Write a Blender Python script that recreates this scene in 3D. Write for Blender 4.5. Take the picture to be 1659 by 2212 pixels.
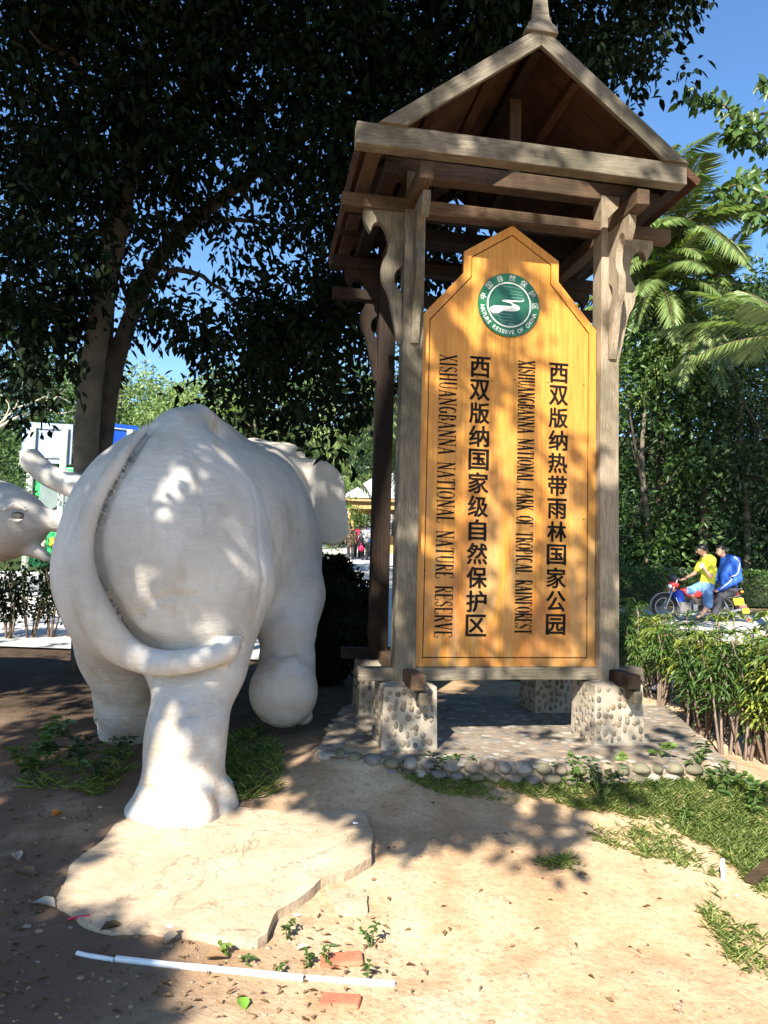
import bpy, bmesh, math, random
import numpy as np
from mathutils import Vector, Matrix, Euler

for o in list(bpy.data.objects):
    bpy.data.objects.remove(o)
scene = bpy.context.scene
COL = scene.collection
RNG = np.random.default_rng(7)
random.seed(7)
rad = math.radians

# ------------------------------------------------------------------ camera, sky, sun, exposure
CAM_H = 1.55
PITCH, ROLL, FPX = 0.070, 0.026, 1534.0
cam_d = bpy.data.cameras.new('camera')
cam_d.sensor_fit = 'AUTO'; cam_d.sensor_width = 36.0; cam_d.lens = 36.0 * FPX / 2212.0
cam_d.clip_start = 0.05; cam_d.clip_end = 2000.0
cam = bpy.data.objects.new('camera', cam_d); COL.objects.link(cam)
cam.matrix_world = Matrix.Translation((0, 0, CAM_H)) @ Matrix.Rotation(math.pi/2 + PITCH, 4, 'X') @ Matrix.Rotation(ROLL, 4, 'Z')
scene.camera = cam

SUN_EL, SUN_AZ = rad(38), rad(20)          # elevation; degrees left of straight behind the camera
SUNV = np.array([-math.sin(SUN_AZ)*math.cos(SUN_EL), -math.cos(SUN_AZ)*math.cos(SUN_EL), math.sin(SUN_EL)])
world = bpy.data.worlds.new('World'); scene.world = world; world.use_nodes = True
wn = world.node_tree; bg = wn.nodes['Background']
sky = wn.nodes.new('ShaderNodeTexSky'); sky.sky_type = 'NISHITA'; sky.sun_disc = False
sky.sun_elevation = SUN_EL; sky.sun_rotation = rad(200); sky.altitude = 600; sky.air_density = 1.0; sky.dust_density = 0.3; sky.ozone_density = 2.5
hs = wn.nodes.new('ShaderNodeHueSaturation'); hs.inputs['Saturation'].default_value = 1.15; wn.links.new(sky.outputs[0], hs.inputs['Color'])
wn.links.new(hs.outputs[0], bg.inputs[0]); bg.inputs[1].default_value = 0.105
sun_d = bpy.data.lights.new('sun', 'SUN'); sun_d.energy = 5.0; sun_d.angle = rad(0.53); sun_d.color = (1.0, 0.94, 0.84)
sun = bpy.data.objects.new('sun', sun_d); COL.objects.link(sun)
sun.rotation_euler = Vector(-SUNV).to_track_quat('-Z', 'Y').to_euler(); sun.location = (0, 0, 30)
scene.view_settings.view_transform = 'Standard'; scene.view_settings.look = 'None'
scene.view_settings.exposure = 1.45; scene.view_settings.gamma = 1.0
scene.render.engine = 'CYCLES'
scene.cycles.max_bounces = 6; scene.cycles.diffuse_bounces = 3; scene.cycles.transmission_bounces = 3; scene.cycles.transparent_max_bounces = 6
scene.cycles.use_denoising = True

# photo measuring: a pixel of the 1659 x 2212 view and a depth (or a height) give a place in the world
_M = np.array(cam.matrix_world.to_3x3()); _C = np.array([0, 0, CAM_H])
def ray(u, v): return _M @ np.array([(u-829.5)/FPX, -(v-1106)/FPX, -1.0])
def W(u, v, Y):
    q = ray(u, v); return _C + q*(Y/q[1])
def proj(P):
    q = (np.atleast_2d(P) - _C) @ _M
    return 829.5 - FPX*q[:, 0]/q[:, 2], 1106 + FPX*q[:, 1]/q[:, 2]
_hy = np.array([-60, 3.0, 4.2, 4.7, 6, 9, 15, 25, 35, 45, 60, 80, 120, 260.0])
_hz = np.array([0, 0.0, .12, .19, .22, .26, .42, 1.0, 1.62, 2.6, 7.5, 15, 24, 30.0])
def hz(y): return np.interp(y, _hy, _hz)
def G(u, v, dz=0.0):
    q = ray(u, v); y = 3.0
    for i in range(60):
        t = (float(hz(y))+dz-CAM_H)/q[2] if q[2] < 0 else 40
        y = 0.6*y + 0.4*min(q[1]*t, 120)
    return _C + q*(y/q[1])

# ------------------------------------------------------------------ object helpers
def mesh_obj(name, verts, faces, mats=None, parent=None, smooth=False, midx=None, loc=None):
    me = bpy.data.meshes.new(name)
    me.from_pydata([tuple(map(float, v)) for v in verts], [], [tuple(map(int, f)) for f in faces])
    return link(name, me, mats, parent, smooth, midx, loc)
def link(name, me, mats=None, parent=None, smooth=False, midx=None, loc=None):
    if mats is not None:
        for m in (mats if isinstance(mats, (list, tuple)) else [mats]): me.materials.append(m)
    if midx is not None: me.polygons.foreach_set('material_index', np.asarray(midx, dtype=np.int32))
    if smooth: me.polygons.foreach_set('use_smooth', np.ones(len(me.polygons), dtype=bool))
    me.update()
    o = bpy.data.objects.new(name, me); COL.objects.link(o)
    if parent is not None: o.parent = parent
    if loc is not None: o.location = loc
    return o
def bm_obj(name, bm, mats=None, parent=None, smooth=False, loc=None):
    me = bpy.data.meshes.new(name); bm.to_mesh(me); bm.free()
    return link(name, me, mats, parent, smooth, None, loc)
def tag(o, label=None, cat=None, group=None, kind=None):
    if label: o['label'] = label
    if cat: o['category'] = cat
    if group: o['group'] = group
    if kind: o['kind'] = kind
    return o
def empty(name, label, cat, loc=(0, 0, 0), rz=0, group=None):
    o = bpy.data.objects.new(name, None); COL.objects.link(o); o.empty_display_size = .2
    o.location = tuple(map(float, loc)); o.rotation_euler = (0, 0, rz)
    return tag(o, label, cat, group)
def copy_thing(src, loc, rz=0, scale=1.0, label=None):
    r = src.copy(); COL.objects.link(r); r.location = tuple(map(float, loc)); r.rotation_euler = (0, 0, rz); r.scale = (scale,)*3
    if label: r['label'] = label
    for ch in list(src.children):
        c = ch.copy(); COL.objects.link(c); c.parent = r
        for g in list(ch.children):
            d = g.copy(); COL.objects.link(d); d.parent = c
    return r
class Geo:                                   # collects verts / faces of one mesh
    def __init__(self): self.v = []; self.f = []; self.m = []; self.n = 0
    def add(self, v, f, m=0):
        v = np.asarray(v, float); self.v.append(v)
        for q in f: self.f.append([i+self.n for i in q]); self.m.append(m)
        self.n += len(v)
    def box(self, lo, hi, m=0):
        (a, b, c), (d, e, f) = lo, hi
        self.add([(a,b,c),(d,b,c),(d,e,c),(a,e,c),(a,b,f),(d,b,f),(d,e,f),(a,e,f)],
                 [(0,3,2,1),(4,5,6,7),(0,1,5,4),(1,2,6,5),(2,3,7,6),(3,0,4,7)], m)
    def tube(self, pts, radii, n=8, m=0, caps=True):
        pts = np.asarray(pts, float); radii = np.broadcast_to(np.asarray(radii, float), (len(pts),))
        T = np.gradient(pts, axis=0); T /= np.linalg.norm(T, axis=1)[:, None] + 1e-12
        up = np.array([0, 0, 1.0]) if abs(T[0][2]) < .9 else np.array([1.0, 0, 0])
        V = []; s = np.cross(T[0], up); s /= np.linalg.norm(s)
        ang = np.linspace(0, 2*np.pi, n, endpoint=False)
        for p, t, r in zip(pts, T, radii):
            s = s - t*(s @ t); s /= np.linalg.norm(s) + 1e-12; b = np.cross(t, s)
            V.append(p + r*(np.cos(ang)[:, None]*s + np.sin(ang)[:, None]*b))
        F = []
        for i in range(len(pts)-1):
            for j in range(n):
                k = (j+1) % n; F.append((i*n+j, i*n+k, (i+1)*n+k, (i+1)*n+j))
        if caps:
            F.append(tuple(range(n))[::-1]); F.append(tuple((len(pts)-1)*n+j for j in range(n)))
        self.add(np.concatenate(V), F, m)
    def ball(self, c, r, m=0, nu=10, nv=6, jit=0.0):
        r = np.broadcast_to(np.asarray(r, float), (3,))
        V = [(0, 0, -1)]
        for i in range(1, nv):
            a = math.pi*i/nv
            for j in range(nu):
                b = 2*math.pi*j/nu; V.append((math.sin(a)*math.cos(b), math.sin(a)*math.sin(b), -math.cos(a)))
        V.append((0, 0, 1)); V = np.array(V)
        if jit: V = V*(1+RNG.uniform(-jit, jit, (len(V), 1)))
        F = [(0, 1+(j+1) % nu, 1+j) for j in range(nu)]
        for i in range(nv-2):
            for j in range(nu):
                k = (j+1) % nu; F.append((1+i*nu+j, 1+i*nu+k, 1+(i+1)*nu+k, 1+(i+1)*nu+j))
        e = len(V)-1
        F += [(e, 1+(nv-2)*nu+j, 1+(nv-2)*nu+(j+1) % nu) for j in range(nu)]
        self.add(V*r+np.asarray(c), F, m)
    def prism(self, outline, d, origin, ax, ay, az, m=0):   # outline in (ax, ay), extruded d along az
        ax, ay, az, origin = map(lambda q: np.asarray(q, float), (ax, ay, az, origin))
        P = [origin + x*ax + y*ay for x, y in outline]; n = len(P)
        V = P + [p + d*az for p in P]
        self.add(V, [tuple(range(n))[::-1], tuple(range(n, 2*n))] + [(i, (i+1) % n, n+(i+1) % n, n+i) for i in range(n)], m)
    def obj(self, name, mats, parent=None, smooth=False, loc=None, bevel=0):
        me = bpy.data.meshes.new(name)
        me.from_pydata(np.concatenate(self.v).tolist(), [], self.f)
        bm = bmesh.new(); bm.from_mesh(me); bmesh.ops.recalc_face_normals(bm, faces=bm.faces)
        if bevel: bmesh.ops.bevel(bm, geom=[e for e in bm.edges if len(e.link_faces) == 2 and e.calc_face_angle(0) > .5], offset=bevel, segments=2, affect='EDGES', profile=.5)
        bm.to_mesh(me); bm.free()
        if not bevel: me.polygons.foreach_set('material_index', np.array(self.m, dtype=np.int32))
        return link(name, me, mats, parent, smooth, None, loc)
def smooth_path(pts, n=6):
    P = np.asarray(pts, float); P = np.vstack([2*P[0]-P[1], P, 2*P[-1]-P[-2]]); out = []
    for i in range(1, len(P)-2):
        for t in np.linspace(0, 1, n, endpoint=False):
            a, b, c, d = P[i-1:i+3]
            out.append(.5*((2*b)+(c-a)*t+(2*a-5*b+4*c-d)*t*t+(3*b-a-3*c+d)*t**3))
    out.append(P[-2]); return np.array(out)

# ------------------------------------------------------------------ materials
class Mat:
    def __init__(self, name, rough=.8, spec=.3):
        self.m = bpy.data.materials.new(name); self.m.use_nodes = True; self.t = self.m.node_tree
        self.b = self.t.nodes['Principled BSDF']; self.b.inputs['Roughness'].default_value = rough
        self.b.inputs['Specular IOR Level'].default_value = spec
        self.tc = self.t.nodes.new('ShaderNodeTexCoord')
    def n(self, typ, **kw):
        nd = self.t.nodes.new(typ)
        for k, v in kw.items():
            if k in nd.inputs.keys():
                if hasattr(v, 'node'): self.t.links.new(v, nd.inputs[k])
                else: nd.inputs[k].default_value = v
            else: setattr(nd, k, v)
        return nd
    def l(self, a, b): self.t.links.new(a, b)
    def coord(self, scale=(1, 1, 1), kind='Object', loc=(0, 0, 0)):
        mp = self.n('ShaderNodeMapping'); mp.inputs['Scale'].default_value = scale; mp.inputs['Location'].default_value = loc
        self.l(self.tc.outputs[kind], mp.inputs['Vector']); return mp.outputs[0]
    def noise(self, scale=5, detail=4, rough=.55, stretch=(1, 1, 1), kind='Object', dist=0.0, loc=(0, 0, 0)):
        nd = self.n('ShaderNodeTexNoise', Scale=scale, Detail=detail, Roughness=rough, Distortion=dist)
        self.l(self.coord(stretch, kind, loc), nd.inputs['Vector']); return nd.outputs['Fac']
    def ramp(self, fac, stops):
        r = self.n('ShaderNodeValToRGB'); self.l(fac, r.inputs[0]); e = r.color_ramp.elements
        while len(e) < len(stops): e.new(.5)
        for q, (p, c) in zip(e, stops):
            q.position = p; q.color = (*c, 1) if len(c) == 3 else c
        return r.outputs[0]
    def mix(self, fac, a, b, mode='MIX'):
        x = self.n('ShaderNodeMix', data_type='RGBA', blend_type=mode)
        for s, v in ((x.inputs[0], fac), (x.inputs[6], a), (x.inputs[7], b)):
            if hasattr(v, 'node'): self.l(v, s)
            else: s.default_value = v if not isinstance(v, tuple) else (*v, 1)
        return x.outputs[2]
    def bump(self, h, strength=.4, dist=.02, prev=None):
        b = self.n('ShaderNodeBump', Strength=strength, Distance=dist); self.l(h, b.inputs['Height'])
        if prev is not None: self.l(prev, b.inputs['Normal'])
        return b.outputs[0]
    def out(self, col, normal=None, rough=None):
        if hasattr(col, 'node'): self.l(col, self.b.inputs['Base Color'])
        else: self.b.inputs['Base Color'].default_value = (*col, 1)
        if normal is not None: self.l(normal, self.b.inputs['Normal'])
        if rough is not None: self.l(rough, self.b.inputs['Roughness'])
        return self.m
def plain(name, c, rough=.6, spec=.3, var=.25, scale=9, bump=.15, metal=0):
    M = Mat(name, rough, spec); f = M.noise(scale, 5)
    M.b.inputs['Metallic'].default_value = metal
    lo = tuple(x*(1-var) for x in c); hi = tuple(min(1, x*(1+var)) for x in c)
    return M.out(M.ramp(f, [(.3, lo), (.7, hi)]), M.bump(M.noise(scale*6, 3), bump, .01) if bump else None)
def wood(name, a, b, c, gs=(1, 1, 1)):
    M = Mat(name, .75, .25)
    g = M.noise(7, 6, .65, (1.2*gs[0], 14*gs[1], 14*gs[2]), dist=.6)
    big = M.noise(1.6, 3, .5, (1, 2.2, 2.2))
    col = M.ramp(g, [(.25, a), (.5, b), (.75, c)])
    col = M.mix(M.ramp(big, [(.4, (0, 0, 0)), (.72, (.75, .75, .75))]), col, tuple(x*.62 for x in b))
    crack = M.noise(3.2, 5, .6, (.55, 26, 26), dist=1.2)
    ck = M.ramp(crack, [(.30, (1, 1, 1)), (.37, (0, 0, 0))])
    col = M.mix(ck, col, tuple(x*.28 for x in a))
    moss = M.noise(2.3, 5, .65, (.8, 1, 1), loc=(5, 2, 1))
    col = M.mix(M.ramp(moss, [(.45, (0, 0, 0)), (.60, (.75, .75, .75))]), col, (b[0]*.30, b[1]*.33, b[2]*.27))
    return M.out(col, M.bump(crack, .5, .012, M.bump(g, .45, .008)))
def leafmat(name, c, c2, trans=.25, rough=.45, spec=.4):
    M = Mat(name, rough, spec)
    at = M.n('ShaderNodeAttribute', attribute_name='tint').outputs['Fac']
    col = M.ramp(at, [(0, c), (1, c2)]); M.out(col)
    if trans:
        tr = M.n('ShaderNodeBsdfTranslucent'); M.l(M.mix(1.0, col, (1.25, 1.35, .5), 'MULTIPLY'), tr.inputs[0])
        mx = M.n('ShaderNodeMixShader', Fac=trans); M.l(M.b.outputs[0], mx.inputs[1]); M.l(tr.outputs[0], mx.inputs[2])
        M.l(mx.outputs[0], M.t.nodes['Material Output'].inputs[0])
    return M.m
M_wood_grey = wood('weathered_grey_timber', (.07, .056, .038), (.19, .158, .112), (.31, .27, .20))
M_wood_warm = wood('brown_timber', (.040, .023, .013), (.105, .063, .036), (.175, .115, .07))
M_wood_dark = wood('dark_timber', (.009, .005, .0035), (.026, .0145, .008), (.052, .03, .018))  # darker timber for the rear and inner members
M_roof = wood('reddish_roof_boards', (.025, .010, .005), (.075, .032, .015), (.12, .055, .028))
M_wood_post = wood('pale_post_timber', (.15, .11, .07), (.33, .26, .18), (.44, .365, .27))
# ------------------------------------------------------------------ sculpted solids: a distance field turned into one continuous mesh
def smin(a, b, k):
    h = np.clip(.5+.5*(b-a)/k, 0, 1); return b*(1-h)+a*h - k*h*(1-h)
def d_cap(P, a, b, ra, rb):
    a = np.asarray(a, float); b = np.asarray(b, float); ab = b-a
    t = np.clip(((P-a) @ ab)/(ab @ ab + 1e-12), 0, 1)
    return np.linalg.norm(P-a-t[:, None]*ab, axis=1) - (ra+(rb-ra)*t)
def d_ell(P, c, r, rot=None):
    q = P-np.asarray(c, float)
    if rot is not None: q = q @ rot
    r = np.asarray(r, float)
    k0 = np.linalg.norm(q/r, axis=1); k1 = np.linalg.norm(q/(r*r), axis=1)
    return k0*(k0-1)/np.maximum(k1, 1e-9)
def d_box(P, c, h, r, rot=None):
    q = P-np.asarray(c, float)
    if rot is not None: q = q @ rot
    q = np.abs(q)-(np.asarray(h, float)-r)
    return np.linalg.norm(np.maximum(q, 0), axis=1)+np.minimum(q.max(1), 0)-r
def d_chain(P, pts, rs, k=None):
    d = None
    for i in range(len(pts)-1):
        e = d_cap(P, pts[i], pts[i+1], rs[i], rs[i+1]); d = e if d is None else (np.minimum(d, e) if k is None else smin(d, e, k))
    return d
def surface(fn, lo, hi, h):
    lo = np.asarray(lo, float); n = np.ceil((np.asarray(hi)-lo)/h).astype(int)+1
    X = [lo[i]+h*np.arange(n[i]) for i in range(3)]
    D = np.empty(tuple(n))
    for i in range(n[0]):
        g = np.stack(np.meshgrid([X[0][i]], X[1], X[2], indexing='ij'), -1).reshape(-1, 3)
        D[i] = fn(g).reshape(n[1], n[2])
    S = D < 0
    c8 = [(i, j, k) for i in (0, 1) for j in (0, 1) for k in (0, 1)]
    sl = lambda A, o: A[o[0]:n[0]-1+o[0], o[1]:n[1]-1+o[1], o[2]:n[2]-1+o[2]]
    cnt = sum(sl(S, o).astype(int) for o in c8); act = (cnt > 0) & (cnt < 8)
    idx = -np.ones(act.shape, int); I = np.argwhere(act); idx[act] = np.arange(len(I))
    acc = np.zeros((len(I), 3)); num = np.zeros(len(I))
    for a in c8:
        for ax in range(3):
            if a[ax]: continue
            b = list(a); b[ax] = 1
            da = D[I[:, 0]+a[0], I[:, 1]+a[1], I[:, 2]+a[2]]; db = D[I[:, 0]+b[0], I[:, 1]+b[1], I[:, 2]+b[2]]
            m = (da < 0) != (db < 0); t = np.where(m, da/np.where(m, da-db, 1), 0)
            p = np.tile(np.array(a, float), (len(I), 1)); p[:, ax] = t
            acc[m] += p[m]; num[m] += 1
    V = lo+h*(I+acc/num[:, None])
    F = []
    for ax in range(3):
        u, w = (ax+1) % 3, (ax+2) % 3
        A = np.moveaxis(S, (ax, u, w), (0, 1, 2)); J = np.moveaxis(idx, (ax, u, w), (0, 1, 2))
        e = A[:-1, 1:-1, 1:-1] != A[1:, 1:-1, 1:-1]
        q = np.argwhere(e)
        i, j, k = q[:, 0], q[:, 1]+1, q[:, 2]+1
        f = np.stack([J[i, j-1, k-1], J[i, j, k-1], J[i, j, k], J[i, j-1, k]], 1)
        ins = A[i, j, k]; f[~ins] = f[~ins][:, ::-1]; F.append(f)
    return V, np.concatenate(F)
def sdf_obj(name, fn, lo, hi, h, mats, parent=None, loc=None, relax=1):
    V, F = surface(fn, lo, hi, h)
    # pull the vertices onto the surface
    for it in range(1):
        e = h*.25; d = fn(V)
        g = np.stack([fn(V+np.eye(3)[i]*e)-fn(V-np.eye(3)[i]*e) for i in range(3)], 1)/(2*e)
        V = V-np.clip(d, -h*.3, h*.3)[:, None]*g/np.maximum((g*g).sum(1), .7)[:, None]
    if loc is not None: V = V-np.asarray(loc, float)
    return mesh_obj(name, V, F, mats, parent, smooth=True, loc=loc)

def wob(P, s, a, ph=0.0):      # slow lumps of hand-modelled plaster
    return a*(np.sin(P[:, 0]*s+ph)*np.sin(P[:, 1]*s*1.13+1.7+ph)+np.sin(P[:, 2]*s*.91+2.1+ph)*np.sin(P[:, 0]*s*1.31+P[:, 1]*s*.7))

# painted cement of the elephants
Me = Mat('painted_cement', .62, .3)
_n1 = Me.noise(1.7, 6, .6); _n2 = Me.noise(9, 6, .65); _n3 = Me.noise(3.0, 5, .6, (1.6, 1.6, .45), loc=(3, 1, 2))
_col = Me.ramp(_n1, [(.3, (.41, .375, .325)), (.5, (.555, .52, .46)), (.72, (.65, .615, .56))])
_col = Me.mix(Me.ramp(_n3, [(.54, (0, 0, 0)), (.72, (.65, .65, .65))]), _col, (.40, .30, .19))
_sep = Me.n('ShaderNodeSeparateXYZ'); Me.l(Me.tc.outputs['Object'], _sep.inputs[0])
_low = Me.n('ShaderNodeMapRange'); Me.l(_sep.outputs[2], _low.inputs[0])
for _i, _v in ((1, .18), (2, .95), (3, .8), (4, 0)): _low.inputs[_i].default_value = _v
_dm = Me.n('ShaderNodeMath', operation='MULTIPLY'); Me.l(_low.outputs[0], _dm.inputs[0]); Me.l(Me.ramp(_n2, [(.42, (0, 0, 0)), (.66, (1, 1, 1))]), _dm.inputs[1])
_col = Me.mix(_dm.outputs[0], _col, (.50, .34, .20))
_col = Me.mix(Me.ramp(Me.noise(22, 5, .7), [(.56, (0, 0, 0)), (.72, (.28, .28, .28))]), _col, (.25, .23, .21))
_wr = Me.noise(5, 5, .6, (1.6, 1.6, 7), dist=1.0)
M_eleph = Me.out(_col, Me.bump(Me.noise(60, 4), .25, .006, Me.bump(_wr, .40, .022, Me.bump(_n2, .35, .02))))

EB = np.array([-1.40, 4.2, 0.0]); EF = np.array([.02, .9998, 0]); ER = np.array([.9998, -.02, 0])
def e3(f, r, z): return EB+EF*f+ER*r+np.array([0, 0, z])
EROT = np.stack([EF, ER, [0, 0, 1]], 1)
TAIL_PTS = None
def elephant_body(P):
    q = P.copy()
    hip = d_ell(P, e3(.62, -.03, 1.62), (.80, .62, .83), EROT)
    hip = smin(hip, d_ell(P, e3(.45, .20, 1.42), (.56, .40, .72), EROT), .15)
    hip = smin(hip, d_ell(P, e3(.55, -.30, 1.52), (.60, .40, .68), EROT), .15)
    ch = d_ell(P, e3(1.75, .0, 1.72), (1.25, .72, .86), EROT)
    sh = d_ell(P, e3(2.0, .33, 1.72), (.60, .44, .70), EROT)
    sh = smin(sh, d_ell(P, e3(2.1, -.40, 1.72), (.6, .44, .70), EROT), .1)
    d = smin(hip, ch, .04)
    d = smin(d, sh, .10)
    d = smin(d, d_chain(P, [e3(.1, .0, 2.12), e3(.45, 0, 2.42), e3(.95, 0, 2.56), e3(1.6, 0, 2.50)], [.06, .09, .12, .12]), .16)
    # right hind leg, standing
    leg = d_chain(P, [e3(.45, .26, 1.35), e3(.30, .27, .90), e3(.06, .27, .50), e3(.02, .28, .22)], [.42, .275, .215, .245], .10)
    leg = smin(leg, d_ell(P, e3(.03, .27, .09), (.32, .32, .12), EROT), .14)
    for a, b in ((.0, .50), (.16, .46), (-.20, .44)):
        leg = smin(leg, d_ell(P, e3(a, b, .15), (.085, .085, .10), EROT), .05)
    d = smin(d, leg, .14)
    # left hind leg, striding forward
    l2 = d_chain(P, [e3(.62, -.33, 1.40), e3(.90, -.37, .92), e3(1.12, -.41, .50), e3(1.24, -.43, .30)], [.43, .36, .275, .265], .1)
    l2 = smin(l2, d_ell(P, e3(1.28, -.44, .25), (.30, .28, .17), EROT), .07)
    for a, b in ((1.26, -.70), (1.46, -.60)): l2 = smin(l2, d_ell(P, e3(a, b, .34), (.08, .08, .1), EROT), .03)
    d = smin(d, l2, .20)
    # right fore leg, raised and folded back at the wrist
    l3 = d_chain(P, [e3(2.05, .44, 1.62), e3(1.72, .60, 1.25), e3(1.50, .63, .98)], [.38, .28, .235], .1)
    l3 = smin(l3, d_chain(P, [e3(1.46, .64, .80), e3(1.36, .64, .58)], [.22, .235]), .035)
    sole = d_ell(P, e3(1.27, .65, .55), (.20, .255, .27), EROT)
    l3 = smin(l3, sole, .06)
    for a, b in ((1.38, .78), (1.42, .65), (1.38, .53)): l3 = smin(l3, d_ell(P, e3(a, b, .35), (.09, .08, .07), EROT), .03)
    d = smin(d, l3, .12)
    # left fore leg
    l4 = d_chain(P, [e3(2.2, -.36, 1.5), e3(2.3, -.36, .9), e3(2.35, -.36, .3)], [.42, .27, .25], .1)
    l4 = smin(l4, d_ell(P, e3(2.38, -.35, .24), (.3, .29, .16), EROT), .06)
    d = smin(d, l4, .12)
    # neck, head, trunk
    hd = d_cap(P, e3(2.2, .1, 2.1), e3(2.75, .18, 2.2), .52, .46)
    hd = smin(hd, d_ell(P, e3(2.95, .22, 2.2), (.48, .44, .50), EROT), .12)
    hd = smin(hd, d_ell(P, e3(2.75, .04, 2.52), (.26, .22, .22), EROT), .08)
    hd = smin(hd, d_ell(P, e3(2.75, .36, 2.48), (.26, .22, .20), EROT), .08)
    hd = smin(hd, d_cap(P, e3(2.70, .46, 2.43), e3(2.62, .66, 2.36), .11, .06), .06)
    hd = smin(hd, d_chain(P, [e3(3.3, .25, 2.05), e3(3.55, .27, 1.5), e3(3.6, .28, .9), e3(3.75, .3, .6)], [.28, .2, .15, .11], .1), .1)
    hd = smin(hd, d_cap(P, e3(3.1, .25, 1.8), e3(3.35, .26, 1.62), .2, .1), .1)
    d = smin(d, hd, .06)
    # ears
    c = math.cos(.12); s = math.sin(.12)
    er = EROT @ np.array([[1, 0, 0], [0, c, -s], [0, s, c]])
    q = (P-e3(2.60, .63, 2.12)) @ er; rc = .21      # a flap with well rounded corners
    qb = np.abs(q[:, 1])-(.35-rc); qc = np.abs(q[:, 2]+.25*q[:, 1])-(.41-rc)
    d2 = np.hypot(np.maximum(qb, 0), np.maximum(qc, 0))+np.minimum(np.maximum(qb, qc), 0)-rc+.035; w_ = np.abs(q[:, 0]-.25*q[:, 1]**2)-.022
    ear = np.hypot(np.maximum(d2, 0), np.maximum(w_, 0))+np.minimum(np.maximum(d2, w_), 0)-.035
    d = smin(d, ear, .03)
    d = smin(d, d_box(P, e3(2.62, -.42, 2.06), (.055, .30, .40), .05, EROT), .03)
    return d
def groove(P, d, pts, r, k):
    g = d_chain(P, pts, [r]*len(pts)); return -smin(-d, g, k)
def on_body(u, v):
    q = ray(u, v); q = q/np.linalg.norm(q); t = 2.5
    for i in range(80):
        dd = elephant_body((_C+q*t)[None])[0]; t += dd*.7
        if dd < .003 or t > 6.5: break
    return _C+q*t
def tail_surface():
    # where the sculptor laid the tail on the rump: march rays onto the body
    pts = []
    for u, v in [(318, 925), (262, 1000), (216, 1080), (190, 1160), (190, 1230), (212, 1300), (250, 1360), (305, 1405), (370, 1428), (430, 1420), (480, 1402), (505, 1392)]:
        q = ray(u, v); q = q/np.linalg.norm(q); t = 2.5
        for i in range(80):
            dd = elephant_body((_C+q*t)[None])[0]; t += dd*.7
            if dd < .003 or t > 6.5: break
        pts.append(_C+q*min(t, 5.0))
    return np.array(pts)
TAIL_PTS = tail_surface()
_tn = np.stack([elephant_body(TAIL_PTS+np.eye(3)[i]*.02)-elephant_body(TAIL_PTS-np.eye(3)[i]*.02) for i in range(3)], 1); TAIL_N = _tn/np.linalg.norm(_tn, axis=1)[:, None]
CREASE = [[on_body(*q) for q in c] for c in ([(508, 975), (542, 1035), (557, 1110), (563, 1200), (566, 1290), (550, 1350)], [(300, 1335), (330, 1300), (372, 1285), (420, 1290)], [(440, 1395), (470, 1380), (505, 1372)], [(330, 1545), (380, 1552), (430, 1540)], [(300, 1700), (350, 1712), (410, 1700)], [(420, 1000), (440, 1080), (448, 1150)], [(590, 1160), (612, 1215), (618, 1250)], [(565, 1410), (610, 1418), (650, 1408)])]
TAIL_R = [.022, .034, .046, .062, .082, .096, .100, .093, .082, .072, .058, .035]
def elephant_full(P):
    d = elephant_body(P)
    t = smooth_path(TAIL_PTS+(TAIL_N*.60+[0, -.10, 0])*np.array(TAIL_R)[:, None]-TAIL_N*.004, 3); tc = smooth_path(TAIL_PTS+TAIL_N*np.array(TAIL_R)[:, None]*.9, 3)
    r = np.interp(np.linspace(0, 1, len(t)), np.linspace(0, 1, len(TAIL_R)), TAIL_R)
    near = (P[:, 1] < 5.3)
    if near.any():
        Q = P[near]; dd = d[near]
        g_ = d_chain(Q, tc, r*1.22+.034); dd = -smin(-dd, g_, .05)      # a furrow on both sides of the tail
        dd = smin(dd, d_chain(Q, t, r), .034)
        for k in range(4): # tuft strands and folds at the tip
            a = t[-3]+np.array([.02, -.05, .015*k-.01]); dd = smin(dd, d_cap(Q, a, t[-1]+np.array([.03*k-.05, -.03, .05*k-.11]), .03, .012), .02)
        d[near] = dd
    for c in CREASE:
        m = np.linalg.norm(P-c[len(c)//2], axis=1) < .6
        if m.any(): d[m] = groove(P[m], d[m], c, .010, .022)
    d = d+wob(P, 6.0, .006)+wob(P, 15.0, .0022, 1.3)
    return d
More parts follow.
